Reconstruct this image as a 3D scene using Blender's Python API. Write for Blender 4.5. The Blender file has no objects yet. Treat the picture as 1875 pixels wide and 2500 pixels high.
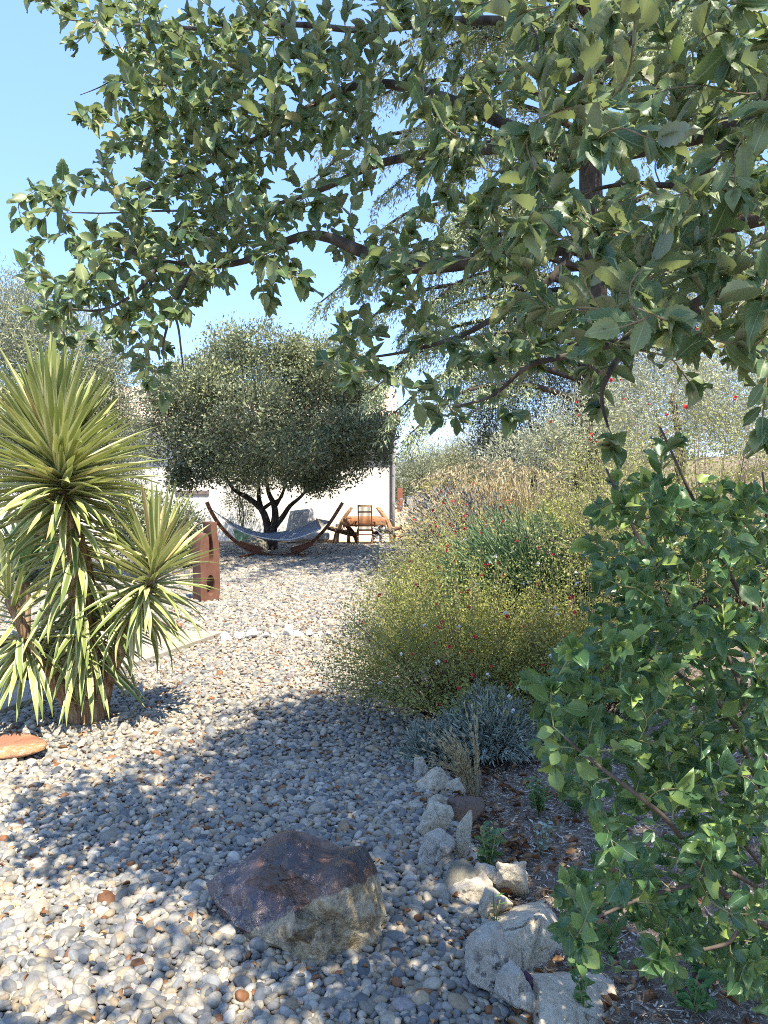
import bpy, bmesh, math, random
import numpy as np
from mathutils import Vector, Matrix, noise
RS = np.random.RandomState(7)
random.seed(7)
C = bpy.context.scene.collection
SC = bpy.context.scene
R = math.radians
# ------------------------------------------------------------------ camera, sky, sun, exposure
CAMZ = 1.6
F = 1805.0
PITCH = math.atan((1250 - 1190) / F)
cam_d = bpy.data.cameras.new('camera')
cam = bpy.data.objects.new('camera', cam_d)
C.objects.link(cam)
cam.location = (0, 0, CAMZ)
cam.rotation_euler = (math.pi / 2 - PITCH, 0, 0)
cam_d.sensor_fit = 'VERTICAL'
cam_d.sensor_height = 36
cam_d.lens = 36 * F / 2500
cam_d.clip_start = 0.05
cam_d.clip_end = 1000
SC.camera = cam

SUN = Vector((0.24, -0.42, 0.89)).normalized()
sun_el = math.asin(SUN.z)
sun_rot = math.atan2(SUN.x, SUN.y)
world = bpy.data.worlds.new('World')
SC.world = world
world.use_nodes = True
nt = world.node_tree
nt.nodes.clear()
w_out = nt.nodes.new('ShaderNodeOutputWorld')
w_bg = nt.nodes.new('ShaderNodeBackground')
w_sky = nt.nodes.new('ShaderNodeTexSky')
w_sky.sky_type = 'NISHITA'
w_sky.sun_disc = False
w_sky.sun_elevation = sun_el
w_sky.sun_rotation = sun_rot
w_sky.air_density = 1.0
w_sky.dust_density = 0.3
w_sky.ozone_density = 3.0
w_bg.inputs['Strength'].default_value = 0.15
# low cumulus near the horizon
w_tc = nt.nodes.new('ShaderNodeTexCoord')
w_map = nt.nodes.new('ShaderNodeMapping')
w_map.inputs['Scale'].default_value = (7, 7, 16)
w_map.inputs['Location'].default_value = (0.35, 0, 0.2)
w_no = nt.nodes.new('ShaderNodeTexNoise')
w_no.inputs['Scale'].default_value = 1.0
w_no.inputs['Detail'].default_value = 7
w_rp = nt.nodes.new('ShaderNodeMapRange')
w_rp.inputs['From Min'].default_value = 0.42
w_rp.inputs['From Max'].default_value = 0.56
w_sep = nt.nodes.new('ShaderNodeSeparateXYZ')
w_el = nt.nodes.new('ShaderNodeMapRange')
w_el.inputs['From Min'].default_value = 0.085
w_el.inputs['From Max'].default_value = 0.05
w_mul = nt.nodes.new('ShaderNodeMath')
w_mul.operation = 'MULTIPLY'
w_mul2 = nt.nodes.new('ShaderNodeMath')
w_mul2.operation = 'MULTIPLY'
w_mul2.inputs[1].default_value = 0.8
w_mix = nt.nodes.new('ShaderNodeMixRGB')
w_mix.inputs['Color2'].default_value = (1.25, 1.35, 1.6, 1)
L = nt.links.new
L(w_tc.outputs['Generated'], w_map.inputs['Vector'])
L(w_map.outputs[0], w_no.inputs['Vector'])
L(w_no.outputs['Fac'], w_rp.inputs['Value'])
L(w_tc.outputs['Generated'], w_sep.inputs[0])
L(w_sep.outputs['Z'], w_el.inputs['Value'])
L(w_rp.outputs[0], w_mul.inputs[0])
L(w_el.outputs[0], w_mul.inputs[1])
L(w_mul.outputs[0], w_mul2.inputs[0])
L(w_mul2.outputs[0], w_mix.inputs['Fac'])
w_blue = nt.nodes.new('ShaderNodeMixRGB')
w_blue.inputs['Fac'].default_value = 0.78
w_blue.inputs['Color2'].default_value = (0.37, 0.67, 1.50, 1)
L(w_sky.outputs[0], w_blue.inputs['Color1'])
L(w_blue.outputs[0], w_mix.inputs['Color1'])
L(w_mix.outputs[0], w_bg.inputs['Color'])
L(w_bg.outputs[0], w_out.inputs['Surface'])

sun_d = bpy.data.lights.new('sun', 'SUN')
sun_d.energy = 2.0
sun_d.angle = R(0.53)
sun_d.color = (1.0, 0.93, 0.80)
sun = bpy.data.objects.new('sun', sun_d)
C.objects.link(sun)
sun.rotation_euler = SUN.to_track_quat('Z', 'Y').to_euler()
sun.location = (3, -6, 12)
vs = SC.view_settings
vs.view_transform = 'Standard'
vs.look = 'None'
vs.gamma = 1
vs.exposure = 2.5
vs.use_curve_mapping = False
SC.cycles.filter_width = 1.0
SC.cycles.use_denoising = False
SC.cycles.sample_clamp_indirect = 6
SC.cycles.max_bounces = 8
SC.cycles.diffuse_bounces = 4
SC.cycles.transmission_bounces = 4

# ------------------------------------------------------------------ helpers
_f = Vector((0, math.cos(PITCH), -math.sin(PITCH)))
_u = Vector((0, math.sin(PITCH), math.cos(PITCH)))


def at(u, v, d):
    """point at photo position (u, v) and depth y = d metres"""
    r = _f + Vector(((u - 937.5) / F, 0, 0)) - _u * ((v - 1250) / F)
    r = r * (d / r.y)
    return Vector((r.x, r.y, r.z + CAMZ))


def proj(P):
    """(n,3) world -> photo u, v, depth"""
    P = np.asarray(P, float) - np.array([0, 0, CAMZ])
    z = P @ np.array(_f)
    zz = np.maximum(z, 1e-3)
    return 937.5 + F * P[:, 0] / zz, 1250 - F * (P @ np.array(_u)) / zz, z


def bank(x, y):
    x = np.asarray(x, float)
    y = np.asarray(y, float)
    t = np.clip((x - 0.3) / 5.2, 0, 1)
    s = t * t * (3 - 2 * t)
    k = np.clip((y - 1.0) / 5.0, 0.25, 1)
    n = 0.03 * np.sin(x * 3.1 + y * 1.7) * np.sin(y * 2.3 - x) * np.clip((x - 0.3), 0, 1)
    far = np.clip((y - 24) / 30, 0, 1) * 0.0
    return 2.1 * s * k + n + far


def edge_x(y):
    y = np.asarray(y, float)
    return 0.34 + 0.06 * np.sin(y * 1.3) + 0.03 * np.sin(y * 3.7) - 0.14 * np.clip((y - 3.2) / 1.5, 0, 1) + 0.08 * np.clip((y - 6) / 8, 0, 1)


def tag(o, label=None, cat=None, group=None, kind=None):
    if label: o['label'] = label
    if cat: o['category'] = cat
    if group: o['group'] = group
    if kind: o['kind'] = kind
    return o


def empty(name, loc, label=None, cat=None, group=None):
    o = bpy.data.objects.new(name, None)
    o.empty_display_size = 0.1
    C.objects.link(o)
    o.location = loc
    return tag(o, label, cat, group)


def mesh_np(name, V, T, uv=None, rnd=None, smooth=False, mats=None, matidx=None):
    """V (n,3); T (m,k) all faces with k corners; uv per vertex; rnd per vertex"""
    V = np.asarray(V, np.float32)
    T = np.asarray(T, np.int32)
    me = bpy.data.meshes.new(name)
    n, (m, k) = len(V), T.shape
    me.vertices.add(n)
    me.vertices.foreach_set('co', V.ravel())
    me.loops.add(m * k)
    me.loops.foreach_set('vertex_index', T.ravel())
    me.polygons.add(m)
    me.polygons.foreach_set('loop_start', np.arange(0, m * k, k, dtype=np.int32))
    if smooth:
        me.polygons.foreach_set('use_smooth', np.ones(m, bool))
    if matidx is not None:
        me.polygons.foreach_set('material_index', np.asarray(matidx, np.int32))
    if uv is not None:
        l = me.uv_layers.new(name='UVMap')
        l.data.foreach_set('uv', np.asarray(uv, np.float32)[T.ravel()].ravel())
    if rnd is not None:
        a = me.attributes.new('rnd', 'FLOAT', 'POINT')
        a.data.foreach_set('value', np.asarray(rnd, np.float32))
    me.update(calc_edges=True)
    for mm in (mats or []):
        me.materials.append(mm)
    return me


def link(name, me, parent=None, loc=None):
    o = bpy.data.objects.new(name, me)
    C.objects.link(o)
    if parent is not None:
        o.parent = parent
    if loc is not None:
        o.location = loc
    return o


def unit(a):
    return a / np.maximum(np.linalg.norm(a, axis=-1, keepdims=True), 1e-9)


def frames(d, up):
    """(n,3) directions and normals -> (n,3,3) with columns side, dir, normal"""
    d = unit(np.asarray(d, float))
    s = unit(np.cross(d, up))
    nrm = np.cross(s, d)
    return np.stack([s, d, nrm], axis=2)


def scatter(tmpl, pos, fr, size):
    """tmpl (V,T,UV) stamped at positions; size (n,) or (n,3)"""
    V, T, UV = tmpl
    n, k = len(pos), len(V)
    size = np.asarray(size, float)
    if size.ndim == 1:
        size = size[:, None].repeat(3, 1)
    P = np.einsum('nij,nkj->nki', fr, V[None] * size[:, None, :]) + pos[:, None, :]
    TT = T[None] + (np.arange(n) * k)[:, None, None]
    return P.reshape(-1, 3), TT.reshape(-1, T.shape[1]), np.tile(UV, (n, 1))


def join(parts):
    V, T, U, o = [], [], [], 0
    for v, t, u in parts:
        V.append(v); T.append(t + o); U.append(u); o += len(v)
    return np.vstack(V), np.vstack(T), np.vstack(U)


def stuffmesh(name, tmpl, pos, fr, size, mat, rnd=None, smooth=False):
    n, k = len(pos), len(tmpl[0])
    V, T, U = scatter(tmpl, pos, fr, size)
    r = RS.rand(n) if rnd is None else rnd
    return mesh_np(name, V, T, U, np.repeat(r, k), smooth, [mat])


def tube_arrays(pts, rad, sides=6):
    pts = np.asarray(pts, float)
    rad = np.broadcast_to(np.asarray(rad, float), (len(pts),))
    t = unit(np.gradient(pts, axis=0))
    ref = np.array([0.0, 0, 1]) if abs(t[0][2]) < 0.9 else np.array([1.0, 0, 0])
    V = []
    n0 = unit(np.cross(t[0], ref))
    for i in range(len(pts)):
        n0 = unit(n0 - t[i] * np.dot(n0, t[i]))
        b = np.cross(t[i], n0)
        a = np.linspace(0, 2 * math.pi, sides, endpoint=False)
        V.append(pts[i] + rad[i] * (np.cos(a)[:, None] * n0 + np.sin(a)[:, None] * b))
    V = np.vstack(V)
    T = []
    for i in range(len(pts) - 1):
        for j in range(sides):
            a, b2 = i * sides + j, i * sides + (j + 1) % sides
            T.append((a, b2, b2 + sides)); T.append((a, b2 + sides, a + sides))
    c0, c1 = len(V), len(V) + 1
    V = np.vstack([V, pts[0], pts[-1]])
    for j in range(sides):
        T.append((c0, (j + 1) % sides, j))
        e = (len(pts) - 1) * sides
        T.append((c1, e + j, e + (j + 1) % sides))
    return V, np.array(T), np.zeros((len(V), 2))


def tubes_mesh(name, lines, mat, sides=6, smooth=True):
    V, T, U = join([tube_arrays(p, r, sides) for p, r in lines])
    return mesh_np(name, V, T, None, None, smooth, [mat])


def spline(pts, n):
    """Catmull-Rom through pts"""
    P = np.asarray([tuple(p) for p in pts], float)
    P = np.vstack([2 * P[0] - P[1], P, 2 * P[-1] - P[-2]])
    out = []
    segs = len(P) - 3
    for i in range(segs):
        p0, p1, p2, p3 = P[i:i + 4]
        m = max(2, n // segs)
        for t in np.linspace(0, 1, m, endpoint=(i == segs - 1)):
            out.append(0.5 * ((2 * p1) + (-p0 + p2) * t + (2 * p0 - 5 * p1 + 4 * p2 - p3) * t * t + (-p0 + 3 * p1 - 3 * p2 + p3) * t ** 3))
    return np.array(out)


def bm_mesh(name, bm, mat, smooth=False):
    me = bpy.data.meshes.new(name)
    bmesh.ops.recalc_face_normals(bm, faces=bm.faces)
    bm.to_mesh(me)
    bm.free()
    me.materials.append(mat)
    if smooth:
        for p in me.polygons: p.use_smooth = True
    return me


def add_box(bm, c, s, rot=None, bevel=0.0):
    m = Matrix.Translation(Vector(c))
    if rot is not None:
        m = m @ rot.to_4x4()
    m = m @ Matrix.Diagonal((s[0], s[1], s[2], 1))
    r = bmesh.ops.create_cube(bm, size=1, matrix=m)
    if bevel:
        es = list({e for v in r['verts'] for e in v.link_edges})
        bmesh.ops.bevel(bm, geom=es, offset=bevel, segments=2, affect='EDGES', profile=0.5)


def add_beam(bm, a, b, w, h, up=(0, 0, 1)):
    a, b = Vector(a), Vector(b)
    d = (b - a)
    y = d.normalized()
    x = y.cross(Vector(up)).normalized()
    z = x.cross(y)
    add_box(bm, (a + b) / 2, (w, d.length, h), Matrix((x, y, z)).transposed())


def box_obj(name, c, s, mat, parent=None, bevel=0.004, rot=None):
    bm = bmesh.new()
    add_box(bm, (0, 0, 0), s, rot, bevel)
    return link(name, bm_mesh(name, bm, mat), parent, Vector(c))


# ------------------------------------------------------------------ materials
class NT:
    def __init__(self, name):
        self.m = bpy.data.materials.new(name)
        self.m.use_nodes = True
        self.t = self.m.node_tree
        self.t.nodes.clear()
        self.out = self.t.nodes.new('ShaderNodeOutputMaterial')

    def n(self, typ, **kw):
        nd = self.t.nodes.new(typ)
        for k, v in kw.items():
            if k in ('operation', 'blend_type', 'feature', 'distance', 'attribute_name', 'attribute_type', 'wave_type', 'bands_direction', 'data_type'):
                setattr(nd, k, v)
            else:
                self.set(nd, k, v)
        return nd

    def set(self, nd, k, v):
        key = int(k[1:]) if k[0] == 'i' and k[1:].isdigit() else k.replace('_', ' ')
        inp = nd.inputs[key]
        if hasattr(v, 'is_output') or isinstance(v, bpy.types.NodeSocket):
            self.t.links.new(v, inp)
        else:
            if isinstance(v, tuple) and len(v) == 3 and inp.type == 'RGBA':
                v = v + (1,)
            inp.default_value = v

    def ramp(self, fac, stops, interp='LINEAR'):
        r = self.t.nodes.new('ShaderNodeValToRGB')
        r.color_ramp.interpolation = interp
        els = r.color_ramp.elements
        els[0].position, els[0].color = stops[0][0], tuple(stops[0][1]) + (1,)
        els[1].position, els[1].color = stops[-1][0], tuple(stops[-1][1]) + (1,)
        for p, c in stops[1:-1]:
            e = els.new(p)
            e.color = tuple(c) + (1,)
        self.t.links.new(fac, r.inputs[0])
        return r.outputs[0]

    def mix(self, fac, a, b, blend='MIX'):
        m = self.t.nodes.new('ShaderNodeMixRGB')
        m.blend_type = blend
        for k, v in ((0, fac), (1, a), (2, b)):
            self.set(m, 'i%d' % k, v)
        return m.outputs[0]

    def math(self, op, a, b=0.0, c=0.0):
        m = self.t.nodes.new('ShaderNodeMath')
        m.operation = op
        for k, v in ((0, a), (1, b), (2, c)):
            self.set(m, 'i%d' % k, v)
        return m.outputs[0]

    def rng(self, v, a, b, c=0.0, d=1.0):
        m = self.t.nodes.new('ShaderNodeMapRange')
        for k, x in ((0, v), (1, a), (2, b), (3, c), (4, d)):
            self.set(m, 'i%d' % k, x)
        return m.outputs[0]

    def noise(self, scale, detail=4, rough=0.55, vec=None):
        nd = self.t.nodes.new('ShaderNodeTexNoise')
        nd.inputs['Scale'].default_value = scale
        nd.inputs['Detail'].default_value = detail
        nd.inputs['Roughness'].default_value = rough
        if vec is not None:
            self.t.links.new(vec, nd.inputs['Vector'])
        return nd

    def coord(self, which='Object', scale=None, rot=None):
        tc = self.t.nodes.new('ShaderNodeTexCoord')
        if scale is None:
            return tc.outputs[which]
        mp = self.t.nodes.new('ShaderNodeMapping')
        mp.inputs['Scale'].default_value = scale
        if rot: mp.inputs['Rotation'].default_value = rot
        self.t.links.new(tc.outputs[which], mp.inputs[0])
        return mp.outputs[0]

    def bsdf(self, col, rough=0.8, spec=0.5, bump=None, bstr=0.5, bdist=0.01, metallic=0.0):
        b = self.t.nodes.new('ShaderNodeBsdfPrincipled')
        self.set(b, 'Base_Color', col)
        self.set(b, 'Roughness', rough)
        b.inputs['Specular IOR Level'].default_value = spec
        b.inputs['Metallic'].default_value = metallic
        if bump is not None:
            bp = self.t.nodes.new('ShaderNodeBump')
            bp.inputs['Strength'].default_value = bstr
            bp.inputs['Distance'].default_value = bdist
            self.t.links.new(bump, bp.inputs['Height'])
            self.t.links.new(bp.outputs[0], b.inputs['Normal'])
        return b

    def done(self, sh):
        self.t.links.new(sh.outputs[0] if hasattr(sh, 'outputs') else sh, self.out.inputs['Surface'])
        return self.m


def leafmat(name, stops, under=None, vein=None, rough=0.5, trans=0.3, tcol=None, spec=0.4, margin=None):
    N = NT(name)
    at_ = N.n('ShaderNodeAttribute', attribute_name='rnd')
    oi = N.n('ShaderNodeObjectInfo')
    r = N.math('ADD', at_.outputs['Fac'], N.math('MULTIPLY', N.math('LESS_THAN', at_.outputs['Fac'], 1e-5), oi.outputs['Random']))
    col = N.ramp(r, stops)
    no = N.noise(90, 2, 0.5, N.coord('Object'))
    col = N.mix(N.rng(no.outputs['Fac'], 0.35, 0.7, 0, 0.35), col, N.mix(1.0, col, (0.55, 0.6, 0.5), 'MULTIPLY'))
    if vein or margin:
        uvn = N.coord('UV')
        sp = N.n('ShaderNodeSeparateXYZ')
        N.set(sp, 'i0', uvn)
        dx = N.math('ABSOLUTE', N.math('SUBTRACT', sp.outputs[0], 0.5))
    if vein:
        mid = N.rng(dx, 0.0, 0.035, 1, 0)
        v2 = N.math('SUBTRACT', N.math('MULTIPLY', sp.outputs[1], 9.0), N.math('MULTIPLY', dx, 7.0))
        sv = N.math('ABSOLUTE', N.math('SUBTRACT', N.math('FRACT', v2), 0.5))
        side = N.rng(sv, 0.0, 0.07, 0.45, 0)
        col = N.mix(N.math('MAXIMUM', mid, side), col, vein)
    if margin:
        col = N.mix(N.rng(dx, margin[1], margin[1] + 0.08, 0, 1), col, margin[0])
    if under:
        ge = N.n('ShaderNodeNewGeometry')
        col = N.mix(ge.outputs['Backfacing'], col, under)
    b = N.bsdf(col, N.rng(no.outputs['Fac'], .3, .7, rough - .06, rough + .18), spec)
    tr = N.n('ShaderNodeBsdfTranslucent')
    N.set(tr, 'Color', N.mix(0.65, col, tcol) if tcol else col)
    mx = N.n('ShaderNodeMixShader', i0=trans)
    N.set(mx, 'i1', b.outputs[0])
    N.set(mx, 'i2', tr.outputs[0])
    return N.done(mx)


def noisemat(name, stops, scale=8, rough=0.8, bstr=0.4, bdist=0.01, detail=6, spec=0.3, coordscale=None, perobj=0.0, bscale=None, metallic=0):
    N = NT(name)
    vec = N.coord('Object', coordscale) if coordscale else N.coord('Object')
    no = N.noise(scale, detail, 0.6, vec)
    f = no.outputs['Fac']
    if perobj:
        oi = N.n('ShaderNodeObjectInfo')
        f = N.math('ADD', f, N.math('MULTIPLY', N.math('SUBTRACT', oi.outputs['Random'], 0.5), perobj))
    col = N.ramp(f, stops)
    nb = N.noise(bscale or scale * 3, 5, 0.6, vec)
    return N.done(N.bsdf(col, rough, spec, nb.outputs['Fac'], bstr, bdist, metallic))


M = {}
M['oak_top'] = leafmat('oak_leaf', [(0, (.045, .105, .046)), (.4, (.11, .185, .072)), (.75, (.20, .26, .115)), (.93, (.29, .34, .15)), (1, (.46, .40, .16))],
                       under=(.25, .29, .18), vein=(.38, .43, .24), rough=.36, trans=.32, tcol=(.30, .38, .08), spec=.45)
M['shrub_leaf'] = leafmat('shrub_leaf', [(0, (.036, .098, .048)), (.5, (.080, .175, .070)), (.8, (.155, .26, .085)), (1, (.38, .48, .11))],
                          under=(.18, .25, .13), vein=(.26, .36, .16), rough=.28, trans=.32, tcol=(.32, .45, .07), spec=.5)
M['yucca'] = leafmat('yucca_leaf', [(0, (.14, .19, .05)), (.45, (.25, .29, .075)), (.8, (.42, .43, .15)), (.95, (.52, .46, .20)), (1, (.42, .27, .12))],
                     rough=.38, trans=.18, tcol=(.4, .45, .1), spec=.45, margin=((.60, .58, .30), .19))
M['yucca_dark'] = leafmat('green_yucca_leaf', [(0, (.05, .10, .04)), (1, (.12, .20, .07))], rough=.4, trans=.15, margin=((.2, .26, .1), .42))
M['holm'] = leafmat('small_holm_leaf', [(0, (.05, .08, .035)), (.45, (.15, .19, .09)), (1, (.46, .47, .25))], under=(.27, .28, .18), rough=.5, trans=.18)
M['holm_sunlit'] = leafmat('sunlit_holm_leaf', [(0, (.24, .27, .10)), (1, (.50, .47, .22))], under=(.36, .36, .2), rough=.55, trans=.25)  # lighter leaf for crown-top shoots, sunlight put into the colour
M['olive'] = leafmat('olive_leaf', [(0, (.12, .15, .075)), (.5, (.26, .28, .15)), (1, (.48, .47, .28))], under=(.33, .34, .24), rough=.55, trans=.2)
M['olive_dark'] = leafmat('dark_olive_leaf', [(0, (.035, .055, .03)), (.6, (.09, .115, .065)), (1, (.28, .30, .19))], under=(.28, .3, .2), rough=.55, trans=.15)
M['silver'] = leafmat('silver_leaf', [(0, (.22, .25, .13)), (.5, (.42, .43, .26)), (1, (.68, .66, .44))], under=(.45, .46, .36), rough=.65, trans=.2)
M['lavender_grey'] = leafmat('lavender_leaf', [(0, (.20, .25, .19)), (.6, (.37, .42, .34)), (1, (.55, .60, .50))], rough=.7, trans=.15)
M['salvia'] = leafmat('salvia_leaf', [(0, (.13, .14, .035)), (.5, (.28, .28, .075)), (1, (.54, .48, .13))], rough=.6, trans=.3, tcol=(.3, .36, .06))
M['salvia_sun'] = leafmat('sunny_salvia_leaf', [(0, (.16, .18, .055)), (.5, (.33, .34, .11)), (1, (.56, .51, .20))], rough=.6, trans=.3, tcol=(.4, .42, .1))  # lit copy of the salvia leaf, sun brightening put into the colours
M['yellow_green'] = leafmat('yellow_green_leaf', [(0, (.28, .32, .06)), (1, (.55, .52, .14))], rough=.6, trans=.3)
M['grass_green'] = leafmat('green_stem', [(0, (.07, .13, .055)), (.6, (.15, .24, .11)), (1, (.28, .36, .20))], rough=.5, trans=.25)
M['straw'] = leafmat('straw_stem', [(0, (.40, .30, .15)), (.6, (.60, .49, .28)), (1, (.76, .66, .43))], rough=.6, trans=.3)
M['spike'] = leafmat('lavender_spike', [(0, (.10, .10, .10)), (1, (.22, .21, .2))], rough=.8, trans=.05)
M['cedar'] = leafmat('cedar_needle', [(0, (.18, .24, .13)), (.5, (.36, .42, .24)), (1, (.58, .58, .34))], rough=.5, trans=.25)
M['weed'] = leafmat('weed_leaf', [(0, (.07, .17, .05)), (1, (.18, .32, .08))], rough=.5, trans=.3)
M['bamboo'] = leafmat('potted_leaf', [(0, (.16, .20, .07)), (1, (.42, .42, .18))], rough=.5, trans=.3)
M['dryleaf'] = leafmat('dry_leaf', [(0, (.13, .05, .02)), (.5, (.26, .12, .045)), (.85, (.42, .22, .09)), (1, (.50, .36, .20))], rough=.6, trans=.12)
M['red'] = leafmat('red_petal', [(0, (.45, .008, .02)), (1, (.72, .03, .06))], rough=.5, trans=.2)
M['white_petal'] = leafmat('white_petal', [(0, (.75, .72, .70)), (1, (.85, .84, .82))], rough=.5, trans=.2)
M['bark'] = noisemat('bark', [(.3, (.035, .028, .022)), (.5, (.09, .075, .06)), (.7, (.19, .165, .135))], 26, .9, 1.0, .006, coordscale=(1, 1, .35))
M['bark_dark'] = noisemat('dark_bark', [(.3, (.02, .016, .012)), (.7, (.09, .07, .055))], 14, .9, .8, .02, coordscale=(1, 1, .3))
M['twig'] = noisemat('twig_bark', [(.3, (.13, .10, .07)), (.7, (.34, .28, .19))], 40, .8, .4, .002)
M['green_twig'] = noisemat('green_twig', [(.3, (.16, .13, .06)), (.7, (.34, .36, .14))], 12, .6, .2, .002)
M['brown_twig'] = noisemat('brown_stem', [(.3, (.06, .045, .035)), (.7, (.16, .125, .095))], 30, .7, .4, .002)
M['yucca_trunk'] = noisemat('yucca_trunk', [(.3, (.09, .045, .02)), (.5, (.28, .17, .09)), (.7, (.55, .42, .27))], 11, .85, 1.0, .012, coordscale=(3.5, 3.5, .5))
M['timber'] = noisemat('red_brown_timber', [(.3, (.10, .032, .016)), (.7, (.26, .10, .045))], 9, .5, .3, .004, coordscale=(1, 6, 6))
M['wood_light'] = noisemat('weathered_wood', [(.3, (.20, .11, .05)), (.7, (.48, .31, .17))], 12, .7, .4, .004)
M['wood_dark'] = noisemat('dark_wood', [(.3, (.055, .022, .012)), (.7, (.17, .085, .045))], 12, .6, .4, .004)
M['sleeper'] = noisemat('dark_sleeper', [(.3, (.018, .009, .006)), (.7, (.075, .042, .028))], 10, .8, .8, .01, coordscale=(1, 1, 6))
M['render'] = noisemat('cream_render', [(.3, (.74, .70, .61)), (.7, (.82, .78, .70))], 3, .9, .25, .004, bscale=120)
M['trim'] = noisemat('grey_trim', [(.3, (.30, .29, .29)), (.7, (.38, .37, .37))], 6, .5, .1, .002)
M['gutter'] = noisemat('gutter_metal', [(.3, (.16, .125, .115)), (.7, (.24, .20, .185))], 6, .4, .1, .002)
M['soffit'] = noisemat('soffit_board', [(.3, (.55, .42, .26)), (.7, (.65, .52, .34))], 6, .7, .1, .002)
M['tile'] = noisemat('clay_tile', [(.25, (.34, .19, .12)), (.5, (.58, .38, .26)), (.75, (.74, .58, .44))], 7, .85, .4, .006, perobj=.35)
M['slab'] = noisemat('paving_slab', [(.3, (.27, .23, .17)), (.55, (.37, .325, .255)), (.75, (.44, .395, .32))], 4, .8, .5, .004, coordscale=(1, 4, 1), perobj=.25, bscale=16)
M['corten'] = noisemat('terracotta', [(.3, (.12, .050, .030)), (.55, (.165, .075, .046)), (.75, (.20, .10, .068))], 5, .75, .2, .003, bscale=60)
M['cloth'] = noisemat('grey_canvas', [(.3, (.20, .225, .27)), (.7, (.27, .30, .35))], 20, .9, .2, .001)
M['cloth_under'] = noisemat('canvas_edge', [(.3, (.50, .48, .44)), (.7, (.60, .58, .54))], 20, .9, .2, .001)
M['rope'] = noisemat('rope', [(.3, (.36, .33, .27)), (.7, (.52, .49, .42))], 60, .9, .2, .001)
M['cover'] = noisemat('grey_cover', [(.3, (.42, .40, .36)), (.7, (.52, .50, .46))], 6, .7, .2, .003)
M['orange_cloth'] = noisemat('orange_cloth', [(.3, (.30, .12, .05)), (.7, (.40, .19, .09))], 7, .85, .2, .003)
M['green_pot'] = noisemat('green_planter', [(.3, (.25, .40, .22)), (.7, (.32, .47, .28))], 6, .5, .1, .002)
M['trailer'] = noisemat('galvanised_metal', [(.3, (.16, .18, .21)), (.7, (.28, .31, .35))], 3, .5, .2, .004)
M['brick_red'] = noisemat('red_post', [(.3, (.20, .07, .04)), (.7, (.28, .11, .07))], 3, .8, .3, .004)
M['pale_post'] = noisemat('pale_post', [(.3, (.5, .46, .34)), (.7, (.65, .6, .48))], 6, .8, .3, .004)
M['vent'] = noisemat('dark_vent', [(.3, (.03, .03, .03)), (.7, (.06, .06, .06))], 6, .8, .1, .002)


def rockmat(name, base, spots=None, spot_amt=.5, bstr=.8, scale=3.0, rough=.85, warm=None):
    """base: ramp stops; spots: lichen colour; warm: ochre staining"""
    N = NT(name)
    vec = N.coord('Object')
    n1 = N.noise(scale, 8, .65, vec)
    col = N.ramp(n1.outputs['Fac'], base)
    if warm:
        n3 = N.noise(scale * .8 + 2, 4, .5, vec)
        col = N.mix(N.rng(n3.outputs['Fac'], .5, .68, 0, .75), col, warm)
    if spots:
        n2 = N.noise(scale * 9, 5, .7, vec)
        n4 = N.noise(scale * 1.3, 3, .5, vec)
        f = N.math('MULTIPLY', N.rng(n2.outputs['Fac'], .56 - .1 * spot_amt, .62, 0, 1), N.rng(n4.outputs['Fac'], .58 - .25 * spot_amt, .66, 0, 1))
        col = N.mix(f, col, spots)
    nb = N.noise(scale * 9, 10, .75, vec)
    sp9 = N.noise(95, 4, .6, vec)
    col = N.mix(N.rng(sp9.outputs['Fac'], .38, .30, 0, .35), col, (.28, .23, .16))
    return N.done(N.bsdf(N.mix(N.rng(nb.outputs['Fac'], .36, .50, .5, 0), col, (.16, .135, .095)), rough, .3, nb.outputs['Fac'], bstr + .2, .02))


M['limestone'] = rockmat('white_limestone', [(.3, (.52, .42, .27)), (.5, (.70, .60, .44)), (.7, (.80, .72, .57))], (.30, .25, .17), .3, warm=(.55, .44, .26))
M['limestone_warm'] = rockmat('warm_limestone', [(.3, (.46, .37, .23)), (.5, (.62, .55, .41)), (.7, (.74, .69, .56))], (.2, .17, .12), .3, warm=(.55, .36, .16))
M['limestone_lichen'] = rockmat('lichened_limestone', [(.3, (.42, .36, .27)), (.5, (.62, .56, .45)), (.7, (.78, .71, .58))], (.045, .042, .045), .9)
M['greystone'] = rockmat('dull_grey_stone', [(.3, (.17, .145, .10)), (.5, (.28, .245, .17)), (.7, (.40, .36, .27))], (.07, .06, .05), .5)
M['brownstone'] = rockmat('brown_stone', [(.3, (.12, .075, .055)), (.5, (.20, .135, .10)), (.7, (.27, .20, .16))], None, warm=(.34, .17, .07))
M['purplestone'] = rockmat('purple_stone', [(.3, (.07, .03, .05)), (.7, (.17, .09, .12))], None)
M['redstone'] = rockmat('red_orange_stone', [(.3, (.30, .11, .06)), (.5, (.44, .19, .10)), (.7, (.55, .30, .17))], (.62, .52, .38), .35, warm=(.52, .28, .09))
M['whitestone'] = rockmat('white_pebble_stone', [(.3, (.68, .66, .62)), (.7, (.82, .81, .78))], None, bstr=.3)

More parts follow.
